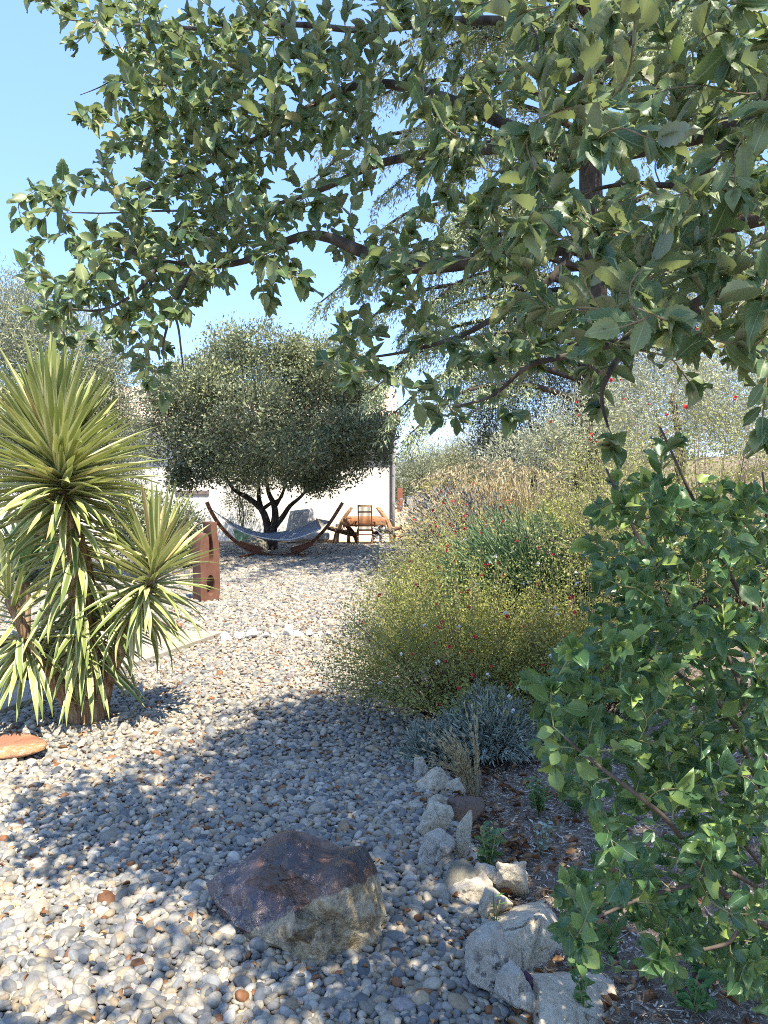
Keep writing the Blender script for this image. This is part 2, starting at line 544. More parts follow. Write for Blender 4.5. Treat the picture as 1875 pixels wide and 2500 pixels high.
# purple-brown boulder with ochre rind low on its right
N = NT('boulder_stone')
vec = N.coord('Object')
n1 = N.noise(4.2, 8, .65, vec)
dark = N.ramp(n1.outputs['Fac'], [(.36, (.006, .004, .004)), (.46, (.026, .014, .012)), (.54, (.075, .034, .020)), (.66, (.22, .11, .055))])
n5 = N.noise(3.0, 4, .55, vec)
sp = N.n('ShaderNodeSeparateXYZ'); N.set(sp, 'i0', vec)
bl = N.math('ADD', n5.outputs['Fac'], N.math('MULTIPLY', sp.outputs[0], -.45))
dark = N.mix(N.rng(bl, .54, .66, 0, .5), dark, (.045, .048, .075))  # bluish sky reflection on the dark face, put into its colour
tan = N.ramp(N.noise(14, 10, .75, vec).outputs['Fac'], [(.36, (.05, .033, .018)), (.46, (.19, .14, .07)), (.54, (.34, .265, .15)), (.64, (.52, .45, .31))])
d1 = N.math('ADD', N.math('MULTIPLY', sp.outputs[0], 1.7), N.math('MULTIPLY', sp.outputs[2], -3.4))
d1 = N.math('SUBTRACT', d1, .07)
d2 = N.math('ADD', d1, N.math('MULTIPLY', N.math('SUBTRACT', n5.outputs['Fac'], .5), 1.3))
d2 = N.math('ADD', d2, N.math('MULTIPLY', sp.outputs[1], -.5))
col = N.mix(N.rng(d2, .0, .035, 0, 1), dark, tan)
n6 = N.noise(13, 6, .7, vec)
crk = N.math('ABSOLUTE', N.math('SUBTRACT', n6.outputs['Fac'], .5))
n7 = N.noise(2.3, 2, .5, vec)
col = N.mix(N.math('MULTIPLY', N.rng(crk, 0, .014, 1, 0), N.rng(n7.outputs['Fac'], .5, .58, 0, .8)), col, (.46, .36, .22))
nb0 = N.noise(14, 6, .6, vec); nb1 = N.noise(70, 8, .7, vec)
nbv = N.n('ShaderNodeTexVoronoi', feature='DISTANCE_TO_EDGE', Scale=13.0); N.set(nbv, 'Vector', N.mix(.12, vec, nb0.outputs['Color']))
nbs = N.math('ADD', N.math('ADD', N.math('MULTIPLY', nb0.outputs['Fac'], .9), N.math('MULTIPLY', nb1.outputs['Fac'], .45)), N.rng(nbv.outputs['Distance'], 0, .05, 0, .12))
col = N.mix(N.rng(nb1.outputs['Fac'], .63, .69, 0, .4), col, (.30, .24, .17))
M['boulder'] = N.done(N.bsdf(col, N.rng(n1.outputs['Fac'], .3, .7, .18, .42), .9, nbs, .8, .016))


def groundmat(name, kind):
    N = NT(name)
    vec = N.coord('Object')
    if kind == 'gravel':
        vo = N.n('ShaderNodeTexVoronoi', Scale=34.0)
        N.set(vo, 'Vector', vec)
        sp = N.n('ShaderNodeSeparateColor'); N.set(sp, 'i0', vo.outputs['Color'])
        col = N.ramp(sp.outputs[0], [(0, (.10, .10, .10)), (.25, (.18, .165, .15)), (.5, (.25, .22, .18)), (.8, (.32, .29, .24)), (.93, (.28, .19, .12)), (1, (.22, .10, .05))])  # shade of the gaps between pebbles put into the colour, with dark soil beneath
        edge = N.rng(vo.outputs['Distance'], .25, .62, 1, 0)
        col = N.mix(edge, (.12, .10, .08), col)
        return N.done(N.bsdf(col, .85, .3, vo.outputs['Distance'], -.0 + .9, .012))
    n1 = N.noise(1.4, 6, .6, vec)
    n2 = N.noise(30, 8, .75, vec)
    soil = N.ramp(n2.outputs['Fac'], [(.3, (.10, .07, .048)), (.48, (.23, .175, .125)), (.6, (.38, .31, .24)), (.75, (.55, .49, .41))])
    dry = N.ramp(n2.outputs['Fac'], [(.3, (.24, .18, .09)), (.55, (.44, .34, .19)), (.75, (.58, .48, .29))])
    sp = N.n('ShaderNodeSeparateXYZ'); N.set(sp, 'i0', vec)
    f = N.rng(N.math('ADD', sp.outputs[1], N.math('MULTIPLY', n1.outputs['Fac'], 4.0)), 15, 19, 0, 1)
    col = N.mix(f, soil, dry)
    return N.done(N.bsdf(col, .95, .2, n2.outputs['Fac'], 1.0, .02))


M['ground'] = groundmat('soil_and_dry_grass', 'soil')
M['gravel'] = groundmat('gravel_bed', 'gravel')
# pebble material reads the colour stored on each instance
N = NT('pebble')
a = N.n('ShaderNodeAttribute', attribute_name='pcol', attribute_type='INSTANCER')
no = N.noise(2.2, 5, .65, N.coord('Object'))
col = N.mix(N.rng(no.outputs['Fac'], .42, .62, 0, .55), a.outputs['Color'], N.mix(1.0, a.outputs['Color'], (.62, .6, .58), 'MULTIPLY'))
M['pebble'] = N.done(N.bsdf(col, .6, .35))

# ------------------------------------------------------------------ leaf shapes (along +Y, face +Z)
def leaf_shape(outline, fold=.12, curl=.1, sag=.1):
    """outline: list of (y, half width), base to tip"""
    V, U, T = [], [], []
    wmax = max(w for _, w in outline)
    for y, w in outline:
        z = sag * (-(y - .5) ** 2 + .25)
        ws = wmax * 2
        V += [(0, y, z - fold * w), (-w, y, z + fold * w - curl * y * y), (w, y, z + fold * w - curl * y * y)]
        U += [(.5, y), (.5 - w / ws, y), (.5 + w / ws, y)]
    for i in range(len(outline) - 1):
        a, b = i * 3, i * 3 + 3
        T += [(a, a + 2, b + 2), (a, b + 2, b), (a + 1, a, b), (a + 1, b, b + 1)]
    return np.array(V, float), np.array(T), np.array(U, float)


OAK = [(0, .012), (.1, .012), (.14, .08), (.21, .17), (.245, .15), (.35, .24), (.385, .205), (.49, .26), (.53, .22), (.63, .245), (.67, .195), (.77, .19), (.81, .13), (.91, .09), (1.0, .0)]
OAK_LEAVES = [leaf_shape(OAK, .35, .10, .2), leaf_shape([(y, w * .82) for y, w in OAK], .75, -.12, .45), leaf_shape([(y, w * 1.12) for y, w in OAK], .15, .25, .1),
              leaf_shape([(0, .012), (.12, .012), (.2, .16), (.4, .26), (.6, .25), (.8, .15), (1, 0)], .5, .1, .4),
              leaf_shape([(y, w * .7) for y, w in OAK], .9, .35, .7), leaf_shape([(y, w * 1.05) for y, w in OAK], -.35, -.3, -.3)]
SHR = [(0, .01), (.14, .012), (.22, .13), (.35, .25), (.38, .235), (.52, .31), (.55, .29), (.68, .285), (.71, .26), (.84, .16), (.92, .10), (1, 0)]
SHRUB_LEAVES = [leaf_shape(SHR, .25, .08, .2), leaf_shape(SHR, .5, .25, .3), leaf_shape([(y, w * .75) for y, w in SHR], .4, -.15, .2), leaf_shape([(y, w * .9) for y, w in SHR], .8, .3, .6)]
LEAF4 = leaf_shape([(0, .01), (.35, .26), (.7, .20), (1, 0)], .35, .1, .1)
def leaf2(w):
    return (np.array([(0, 0, 0), (-w, .5, .06), (w, .5, .06), (0, 1, 0)], float), np.array([(0, 2, 3), (0, 3, 1)]), np.array([(.5, 0), (0, .5), (1, .5), (.5, 1)], float))
DIAMOND = leaf2(.24)
NARROW = leaf2(.1)
NEEDLE = leaf2(.045)


def sphere_dirs(n):
    v = RS.normal(size=(n, 3))
    return unit(v)


def rot_mat(fr, p, s):
    m = Matrix(((fr[0][0] * s, fr[0][1] * s, fr[0][2] * s, p[0]), (fr[1][0] * s, fr[1][1] * s, fr[1][2] * s, p[1]), (fr[2][0] * s, fr[2][1] * s, fr[2][2] * s, p[2]), (0, 0, 0, 1)))
    return m


def leaf_objects(root, tmpls, mat, pos, fr, size, which, pick, restname='foliage'):
    """the picked leaves become objects named leaf; the rest one stuff part"""
    base = np.array(root.location)
    tm = [mesh_np('leaf_blade', t[0], t[1], t[2], None, True, [mat]) for t in tmpls]
    for i in pick:
        o = bpy.data.objects.new('leaf', tm[which[i]])
        C.objects.link(o)
        o.parent = root
        o.matrix_basis = rot_mat(fr[i], pos[i] - base, float(size[i]))
    rest = np.ones(len(pos), bool)
    rest[pick] = False
    parts, rn = [], []
    for k, t in enumerate(tmpls):
        sel = rest & (which == k)
        if sel.any():
            parts.append(scatter(t, pos[sel] - base, fr[sel], size[sel]))
            rn.append(np.repeat(RS.rand(sel.sum()), len(t[0])))
    if parts:
        V, T, U = join(parts)
        o = link(restname, mesh_np(restname, V, T, U, np.concatenate(rn), True, [mat]), root)
        tag(o, kind='stuff')


def inside(poly, u, v):
    r = np.zeros(len(u), bool)
    j = len(poly) - 1
    for i in range(len(poly)):
        xi, yi = poly[i]; xj, yj = poly[j]
        c = ((yi > v) != (yj > v)) & (u < (xj - xi) * (v - yi) / (yj - yi + 1e-9) + xi)
        r ^= c
        j = i
    return r


def crown_leaves(lobes, n_clumps, per, leaf, clump_r, shell=(.72, 1.0), upbias=.25, flat=1.0):
    """lobes: (centre, radii, weight). Leaves in clumps on the shells of ellipsoids."""
    w = np.array([l[2] for l in lobes], float); w /= w.sum()
    idx = RS.choice(len(lobes), n_clumps, p=w)
    Cn = np.array([l[0] for l in lobes], float)[idx]
    Rd = np.array([l[1] for l in lobes], float)[idx]
    d = sphere_dirs(n_clumps)
    rr = shell[0] + (shell[1] - shell[0]) * RS.rand(n_clumps) ** .7
    cc = Cn + d * Rd * rr[:, None]
    p = np.repeat(cc, per, 0) + RS.normal(size=(n_clumps * per, 3)) * clump_r * np.array([1, 1, flat])
    dd = np.repeat(d, per, 0)
    n = len(p)
    ax = unit(dd * .7 + sphere_dirs(n) + np.array([0, 0, upbias]))
    up = unit(dd * .5 + sphere_dirs(n) * .7 + np.array([0, 0, .7]))
    fr = frames(ax, up)
    cl = np.repeat(RS.rand(n_clumps), per)
    rnd = np.clip(cl * .45 + RS.rand(n) * .55, .001, .999)
    return p, fr, leaf * (.6 + .8 * RS.rand(n)), rnd
# ================================================================== SETTING
def grid_mesh(name, xs, ys, zf, mat):
    X, Y = np.meshgrid(xs, ys)
    Z = zf(X, Y)
    V = np.stack([X.ravel(), Y.ravel(), Z.ravel()], 1)
    nx = len(xs)
    i = (np.arange(len(ys) - 1)[:, None] * nx + np.arange(nx - 1)[None]).ravel()
    T = np.stack([i, i + 1, i + nx + 1, i + nx], 1)
    return mesh_np(name, V, T, None, None, True, [mat])


xs = np.concatenate([np.linspace(-160, -12, 14), np.arange(-11, -.2, 1.0), np.arange(-.2, 6.5, .06), np.linspace(7, 160, 16)])
ys = np.concatenate([np.linspace(-40, 0, 8), np.arange(.5, 8, .06), np.arange(8, 30, .35), np.linspace(31, 420, 24)])


def ground_z(X, Y):
    z = bank(X, Y)
    near = np.clip((9 - Y) / 3, 0, 1) * np.clip((X - .2) * 4, 0, 1)
    rough = (np.sin(X * 23 + Y * 7) * np.sin(Y * 19 - X * 11) + np.sin(X * 51 + 3) * np.sin(Y * 47)) * .006
    return z + near * rough + np.clip((Y - 24) / 26, 0, 1) * .1


o = link('ground', grid_mesh('ground', xs, ys, ground_z, M['ground']))
tag(o, 'brown soil bank and dry grass field around the garden', kind='structure')

# gravel bed, one sheet just above the ground
gy = np.concatenate([np.arange(-3, 9, .25), np.arange(9, 21.6, .5)])
V, T = [], []
for i, y in enumerate(gy):
    x1 = float(edge_x(y)) if y < 16 else float(edge_x(16)) + (y - 16) * .25
    for k in range(9):
        V.append((-14 + (x1 + 14) * k / 8, y, .012))
for i in range(len(gy) - 1):
    for k in range(8):
        a = i * 9 + k
        T.append((a, a + 1, a + 10, a + 9))
o = link('gravel_path', mesh_np('gravel_path', V, T, None, None, False, [M['gravel']]))
tag(o, 'pale gravel bed running back to the house', kind='structure')

# pebbles (uncountable): geometry nodes, four ellipsoid variants
def patio_mask(x, y):
    """true where the stone patio lies"""
    edge = -1.735 - (7.8 - y) * (0.92 / 2.7)
    return (x < edge) & (y < 7.95) & (y > 4.2)


def pebble_points():
    out = []
    for (y0, y1, step, s0) in ((1.9, 4.2, .0192, .0165), (4.2, 8.5, .0262, .0168), (8.5, 14, .039, .0225), (14, 20.6, .058, .031)):
        yy = np.arange(y0, y1, step)
        for y in yy:
            xa = max(-.62 * y - .5, -11)
            xb = float(edge_x(y)) + .12 + .1 * (y > 4.5)
            x = np.arange(xa, xb, step)
            n = len(x)
            px = x + RS.uniform(-.55, .55, n) * step
            py = y + RS.uniform(-.55, .55, n) * step
            k = ~patio_mask(px, py)
            out.append(np.stack([px, py, RS.uniform(.006, .026, n) + (s0 - .0165) * .4, np.full(n, s0)], 1)[k])
    return np.vstack(out)


PP = pebble_points()
n = len(PP)
print('pebbles', n)
pal = np.array([(.60, .56, .48), (.66, .62, .54), (.52, .49, .43), (.42, .42, .41), (.30, .32, .35), (.36, .38, .40), (.56, .46, .33), (.62, .52, .38), (.70, .68, .64), (.20, .23, .27), (.36, .17, .08), (.47, .44, .45)])
pw = np.array([.16, .14, .12, .13, .08, .10, .06, .06, .09, .025, .018, .05]); pw /= pw.sum()
pc = pal[RS.choice(len(pal), n, p=pw)] * RS.uniform(.40, .76, (n, 1)) * np.array([1.0, .935, .81])
me = mesh_np('pebble_points', PP[:, :3], np.array([[0, 1, 2]]))
me.clear_geometry()
me.vertices.add(n)
me.vertices.foreach_set('co', PP[:, :3].astype(np.float32).ravel())
at_ = me.attributes.new('pcol', 'FLOAT_COLOR', 'POINT')
at_.data.foreach_set('color', np.hstack([pc, np.ones((n, 1))]).astype(np.float32).ravel())
sz = PP[:, 3:4] * RS.lognormal(0, .30, (n, 1)) * np.stack([RS.uniform(.85, 1.35, n), RS.uniform(.65, 1.0, n), RS.uniform(.46, .72, n)], 1)
at_ = me.attributes.new('psize', 'FLOAT_VECTOR', 'POINT')
at_.data.foreach_set('vector', sz.astype(np.float32).ravel())
at_ = me.attributes.new('prot', 'FLOAT_VECTOR', 'POINT')
at_.data.foreach_set('vector', np.stack([RS.normal(0, .35, n), RS.normal(0, .35, n), RS.uniform(0, 6.28, n)], 1).astype(np.float32).ravel())
gob = link('gravel', me)
tag(gob, 'rounded cream and grey pebbles covering the garden path', 'gravel', kind='stuff')
ng = bpy.data.node_groups.new('gravel_scatter', 'GeometryNodeTree')
ng.interface.new_socket('Geometry', in_out='INPUT', socket_type='NodeSocketGeometry')
ng.interface.new_socket('Geometry', in_out='OUTPUT', socket_type='NodeSocketGeometry')
gi = ng.nodes.new('NodeGroupInput'); go = ng.nodes.new('NodeGroupOutput')
g2i = ng.nodes.new('GeometryNodeGeometryToInstance')
for k in range(5):
    ic = ng.nodes.new('GeometryNodeMeshIcoSphere')
    ic.inputs['Radius'].default_value = 1; ic.inputs['Subdivisions'].default_value = 3
    spn = ng.nodes.new('GeometryNodeSetPosition')
    no = ng.nodes.new('ShaderNodeTexNoise'); no.noise_dimensions = '4D'
    no.inputs['W'].default_value = k * 7.3 + 1; no.inputs['Scale'].default_value = .75; no.inputs['Detail'].default_value = 1
    vm = ng.nodes.new('ShaderNodeVectorMath'); vm.operation = 'SUBTRACT'; vm.inputs[1].default_value = (.5, .5, .5)
    vs_ = ng.nodes.new('ShaderNodeVectorMath'); vs_.operation = 'SCALE'; vs_.inputs['Scale'].default_value = .62
    sm = ng.nodes.new('GeometryNodeSetShadeSmooth')
    mt = ng.nodes.new('GeometryNodeSetMaterial'); mt.inputs['Material'].default_value = M['pebble']
    l = ng.links.new
    l(ic.outputs['Mesh'], spn.inputs['Geometry']); l(no.outputs['Color'], vm.inputs[0]); l(vm.outputs[0], vs_.inputs[0]); l(vs_.outputs[0], spn.inputs['Offset'])
    l(spn.outputs[0], sm.inputs[0]); l(sm.outputs[0], mt.inputs[0]); l(mt.outputs[0], g2i.inputs[0])
iop = ng.nodes.new('GeometryNodeInstanceOnPoints'); iop.inputs['Pick Instance'].default_value = True
m2p = ng.nodes.new('GeometryNodeMeshToPoints')
def nattr(nm, typ):
    a = ng.nodes.new('GeometryNodeInputNamedAttribute'); a.data_type = typ; a.inputs['Name'].default_value = nm
    return a.outputs[0]
l(gi.outputs[0], m2p.inputs['Mesh']); l(m2p.outputs[0], iop.inputs['Points']); l(g2i.outputs[0], iop.inputs['Instance'])
l(nattr('psize', 'FLOAT_VECTOR'), iop.inputs['Scale'])
e2r = ng.nodes.new('FunctionNodeEulerToRotation'); l(nattr('prot', 'FLOAT_VECTOR'), e2r.inputs[0]); l(e2r.outputs[0], iop.inputs['Rotation'])
l(iop.outputs[0], go.inputs[0])
md = gob.modifiers.new('scatter', 'NODES'); md.node_group = ng

# stone patio at the left
pat = empty('patio', (-2.6, 7.0, 0), 'pale stone paved patio beside the gravel behind the yucca')
tag(pat, kind='structure')


def slab(poly, z0, z1, mat, name='paving_slab'):
    bm = bmesh.new()
    vsx = [bm.verts.new((x + 2.6, y - 7.0, z1)) for x, y in poly]
    f = bm.faces.new(vsx)
    r = bmesh.ops.extrude_face_region(bm, geom=[f])
    bmesh.ops.translate(bm, verts=[v for v in r['geom'] if isinstance(v, bmesh.types.BMVert)], vec=(0, 0, z0 - z1))
    bmesh.ops.bevel(bm, geom=bm.edges[:], offset=.004, segments=1, affect='EDGES')
    return link(name, bm_mesh(name, bm, mat), pat)


def pedge(y):
    return -1.735 - (7.8 - y) * (0.92 / 2.7)


rows = [4.35, 4.95, 5.52, 6.1, 6.7, 7.25, 7.9]
for i in range(len(rows) - 1):
    a, b = rows[i] + .004, rows[i + 1] - .004
    x_r0, x_r1 = pedge(a), pedge(b)
    cut = [0, .75 + .3 * random.random(), 1.6 + .3 * random.random(), 2.5 + .2 * random.random(), 3.5]
    for k in range(4):
        off = .004
        slab([(x_r0 - cut[k] - off, a), (x_r1 - cut[k] - off, b), (x_r1 - cut[k + 1] + off, b), (x_r0 - cut[k + 1] + off, a)], .014, .062 + random.uniform(-.002, .002), M['slab'])

# low dark timber sleeper step on the patio
stp = empty('timber_step', (-3.35, 5.95, .062), 'dark brown timber step standing on the stone patio behind the yucca', 'step')
for k in range(3):
    box_obj('plank', (0, 0, .055 + k * .11), (1.5, .2 - .01 * k, .106), M['sleeper'], stp, .008)

# ------------------------------------------------------------------ house
HY = 22.0
HX1 = .30
house = empty('house', (-4.5, HY, 0), 'low cream rendered house with clay tiled roof behind the hammock tree', 'house')
def hl(p): return Vector(p) - Vector((-4.5, HY, 0))
bm = bmesh.new()
add_box(bm, hl((-6.85, HY + .15, 1.75)), (14.3, .3, 3.5))
add_box(bm, hl((HX1 - .15, HY + 3.3, 1.75)), (.3, 6.0, 3.5))
link('wall', bm_mesh('wall', bm, M['render']), house)
box_obj('soffit', hl((-6.9, HY - .21, 3.42)), (14.5, .42, .05), M['soffit'], house)
box_obj('fascia', hl((-6.9, HY - .44, 3.50)), (14.5, .03, .16), M['soffit'], house)
g = tubes_mesh('gutter', [(np.array([tuple(hl((-14.1, HY - .53, 3.53))), tuple(hl((.38, HY - .53, 3.53)))]), .075)], M['gutter'], 10)
link('gutter', g, house)
dp = tubes_mesh('downpipe', [(np.array([tuple(hl((HX1 - .02, HY - .10, z))) for z in (0.0, 1.2, 2.4, 3.35)]), .055)], M['trim'], 10)
link('downpipe', dp, house)
box_obj('corner_trim', hl((HX1 - .06, HY - .012, 1.72)), (.17, .02, 3.4), M['trim'], house)
rf = box_obj('roof', hl((-6.9, HY + 2.3, 4.36)), (14.5, 6.05, .08), M['tile'], house, rot=Matrix.Rotation(R(17), 3, 'X'))
# canal tiles, individually laid near the eave
def canal_tile():
    V, T = [], []
    ny, na = 3, 6
    for j in range(ny):
        y = j / (ny - 1) * .42
        r = .115 - .02 * j / (ny - 1)
        for side in (0, 1):
            for a in range(na):
                t = math.pi * a / (na - 1)
                rr = r - side * .014
                V.append((math.cos(t) * rr, y, math.sin(t) * rr + .0))
    def ix(j, s, a): return (j * 2 + s) * na + a
    for j in range(ny - 1):
        for a in range(na - 1):
            T.append((ix(j, 0, a), ix(j, 0, a + 1), ix(j + 1, 0, a + 1), ix(j + 1, 0, a)))
            T.append((ix(j, 1, a + 1), ix(j, 1, a), ix(j + 1, 1, a), ix(j + 1, 1, a + 1)))
    for a in range(na - 1):
        T.append((ix(0, 0, a + 1), ix(0, 0, a), ix(0, 1, a), ix(0, 1, a + 1)))
    return np.array(V), np.array(T)


tv, tt = canal_tile()
tile_me = mesh_np('roof_tile', tv, tt, None, None, True, [M['tile']])
rx = Matrix.Rotation(R(17), 4, 'X')
restp = []
cnt = 0
for r_ in range(16):
    for c_ in range(62):
        x = -14.0 + c_ * .235
        yy = -.62 + r_ * .36
        p = Vector((x, HY, 3.60)) + rx @ Vector((0, yy, .0)) + Vector((0, 0, .02 * math.sin(c_ * 3.3 + r_)))
        p = hl(p)
        if r_ < 9 and x > -8.0 and cnt < 300:
            o = bpy.data.objects.new('tile', tile_me); C.objects.link(o); o.parent = house
            o.matrix_basis = Matrix.Translation(p) @ rx @ Matrix.Rotation(random.uniform(-.03, .03), 4, 'Z')
            cnt += 1
        else:
            restp.append((np.array([tuple((rx.to_3x3() @ Vector(v)) + p) for v in tv]), tt, np.zeros((len(tv), 2))))
V, T, U = join(restp)
tag(link('roof_tiling', mesh_np('roof_tiling', V, T, None, None, True, [M['tile']]), house), kind='stuff')
wd = box_obj('shutter_slot', hl((-5.7, HY - .02, 1.45)), (1.0, .05, .12), M['gutter'], house)
for k in range(4):
    box_obj('vent', hl((-1.42 + k * .05, HY - .008, .46)), (.032, .02, .11), M['vent'], house, .002)
win = box_obj('window', hl((-9.8, HY - .01, 1.9)), (1.2, .05, 1.3), M['gutter'], house)
box_obj('window_frame', (0, -.03, 0), (1.04, .03, 1.14), M['trim'], win)

# ------------------------------------------------------------------ rocks
def icos(sub):
    bm = bmesh.new()
    bmesh.ops.create_icosphere(bm, subdivisions=sub, radius=1)
    V = np.array([v.co[:] for v in bm.verts]); T = np.array([[v.index for v in f.verts] for f in bm.faces])
    bm.free()
    return unit(V), T


ICO = {k: icos(k) for k in (3, 4, 5, 6)}


def hull_rock(pts, sub=5, rough=.012, freq=9, seed=0, soft=34, facet=.02):
    """angular stone: rounded convex hull of pts with broken surface; returns V, T, centre"""
    bm = bmesh.new()
    for p in pts: bm.verts.new(tuple(p))
    bmesh.ops.convex_hull(bm, input=bm.verts[:])
    bm.verts.ensure_lookup_table()
    c = np.mean(np.array([v.co[:] for v in bm.verts if v.link_faces]), axis=0)
    bmesh.ops.recalc_face_normals(bm, faces=bm.faces[:])
    bm.normal_update()
    nn = np.array([f.normal[:] for f in bm.faces]); dd = np.array([f.normal.dot(f.verts[0].co - Vector(c)) for f in bm.faces])
    bm.free()
    s = dd < 0; nn[s] *= -1; dd[s] *= -1
    dd = np.maximum(dd, .003)
    D, T = ICO[sub]
    q = np.maximum(D @ nn.T, 1e-4) / dd[None]          # 1/r per plane
    p_ = soft
    r = 1.0 / (np.sum(q ** p_, 1) ** (1 / p_))
    V = D * r[:, None]
    sc = float(np.mean(r))
    out = np.empty_like(V)
    off = Vector((seed * 3.7, seed * 1.3, seed * 5.1))
    for i, v in enumerate(V):
        vv = Vector(v)
        a = noise.fractal(vv * freq + off, .9, 2.1, 5)
        b = noise.cell(vv * freq * .45 + off) - .5
        rd = noise.ridged_multi_fractal(vv * freq * .5 + off, .9, 2.0, 3, 1.0, 2.0) - 1.1
        # chipped faces: every cell of a broken grid gets its own tilted plane
        ch = 0.0
        for fq, am in ((freq * .55, 1.0), (freq * 1.5, .38)):
            ds, ps = noise.voronoi(vv * fq + off + Vector((a, -a, a)) * .25)
            c0 = ps[0]
            tl = noise.cell_vector(c0 * 7.31 + Vector((.5, .5, .5)))
            loc_ = (vv * fq + off) - c0
            ch += am * (tl - Vector((.5, .5, .5))).dot(loc_) - am * .25 * max(0, .12 - (ds[1] - ds[0])) / .12
        out[i] = v + D[i] * (a * rough * .6 + ch * facet * 1.6 + rd * rough * .35)
    return out, T, c


def rock(name, pts, mat, label, group=None, sub=5, rough=.01, freq=9, seed=0, parent=None, smooth=False, cat='rock', soft=34, facet=.01):
    V, T, c = hull_rock(pts, sub, rough, freq, seed, soft, facet)
    me = mesh_np(name, V, T, None, None, smooth, [mat])
    o = link(name, me, parent, Vector(c))
    return tag(o, label, cat, group)


# purple brown boulder: ridge points measured on the stone, then broken up finely
from mathutils.geometry import delaunay_2d_cdt


def ridge_rock(name, rim, inner, mat, label, cat, back=.22, levels=4, rough=.006, chip=.006, freq=9, seed=0, group=None, inset=.05):
    """rim: silhouette (u, v, z, side) clockwise, side 'f' meets the ground in front, 'b' turns over to the back; inner: (u, v, z)"""
    def P3(u, v, z): return at(u, v, (CAMZ - z) * F / (v - 1190))
    pts = [(u, v) for u, v, z, _ in rim] + [(u, v) for u, v, z in inner]
    P = [P3(u, v, z) for u, v, z, _ in rim] + [P3(u, v, z) for u, v, z in inner]
    n = len(rim)
    res = delaunay_2d_cdt([Vector((x, -y)) for x, y in pts], [(i, (i + 1) % n) for i in range(n)], [], 1, 1e-4)
    bm = bmesh.new()
    vs_ = []
    for k, v in enumerate(res[0]):
        vs_.append(bm.verts.new(P[res[3][k][0]]))
    for f in res[2]:
        bm.faces.new([vs_[i] for i in f])
    idx = {res[3][k][0]: k for k in range(len(res[0]))}
    c = sum((Vector(p) for p in P), Vector()) / len(P)
    low = []
    for i, (u, v, z, sd) in enumerate(rim):
        q = P[i]
        if sd == 'f':
            d = Vector((c.x - q.x, c.y + .12 - q.y, 0)).normalized() * inset
            w = Vector((q.x + d.x, q.y + d.y, -.03))
        else:
            w = Vector((q.x * .92 + c.x * .08, q.y + back, -.03))
        low.append(bm.verts.new(w))
    for i in range(n):
        j = (i + 1) % n
        a_, b_ = vs_[idx[i]], vs_[idx[j]]
        bm.faces.new((a_, b_, low[j])); bm.faces.new((a_, low[j], low[i]))
    bmesh.ops.recalc_face_normals(bm, faces=bm.faces[:])
    for k in range(levels):
        bmesh.ops.subdivide_edges(bm, edges=bm.edges[:], cuts=1, use_grid_fill=True)
        bmesh.ops.triangulate(bm, faces=bm.faces[:])
        bm.normal_update()
        for v in bm.verts:
            if k < levels - 1:
                v.co += v.normal * noise.noise(v.co * (4.5 * 2 ** k) + Vector((seed, k * 3.1, 0))) * (.024 * .55 ** k)
    off = Vector((seed * 3.7, seed * 1.3, seed * 5.1))
    bm.normal_update()
    mv = []
    for v in bm.verts:
        a_ = noise.fractal(v.co * freq * 2 + off, .8, 2.1, 5)
        ds, ps = noise.voronoi(v.co * freq + off + Vector((a_, -a_, a_)) * .3)
        tl = noise.cell_vector(ps[0] * 7.31 + Vector((.5, .5, .5))) - Vector((.5, .5, .5))
        mv.append(v.normal * (a_ * rough + tl.dot(v.co * freq + off - ps[0]) * chip))
    for v, m_ in zip(bm.verts, mv): v.co += m_ - Vector((0, 0, 0))
    bmesh.ops.translate(bm, verts=bm.verts[:], vec=-c)
    o = link(name, bm_mesh(name, bm, mat), None, c)
    return tag(o, label, cat, group)


ridge_rock('boulder', [(520, 2162, .12, 'f'), (581, 2111, .19, 'b'), (640, 2078, .24, 'b'), (695, 2046, .28, 'b'), (721, 2037, .295, 'b'), (780, 2046, .285, 'b'), (835, 2068, .265, 'b'), (885, 2086, .25, 'b'), (916, 2130, .20, 'b'), (940, 2187, .14, 'b'),
                       (948, 2238, .075, 'f'), (927, 2259, .055, 'f'), (913, 2301, .05, 'f'), (864, 2326, .035, 'f'), (835, 2348, .02, 'f'), (788, 2375, .0, 'f'), (746, 2347, .025, 'f'), (683, 2313, .06, 'f'), (630, 2282, .07, 'f'), (581, 2250, .075, 'f'), (548, 2205, .09, 'f')],
           [(704, 2066, .30), (665, 2118, .245), (640, 2100, .235), (712, 2130, .255), (771, 2168, .245), (822, 2136, .285), (889, 2108, .262), (797, 2204, .225), (729, 2275, .155), (700, 2262, .12), (760, 2300, .10), (839, 2237, .175), (898, 2237, .135), (600, 2160, .175), (650, 2180, .165), (720, 2200, .175), (630, 2230, .12),
            (700, 2296, .085), (855, 2170, .235), (885, 2160, .225), (790, 2250, .15), (830, 2290, .10), (800, 2330, .06), (870, 2280, .10), (765, 2110, .27)],
           M['boulder'], 'large angular purple brown boulder lying on the gravel', 'boulder', seed=3, levels=4, rough=.004, chip=.010, freq=7)
for o in C.objects:
    if o.name == 'boulder':
        o.scale = (1.03, 1.03, 1.05); o.location.z += .022; o.location.y -= .03
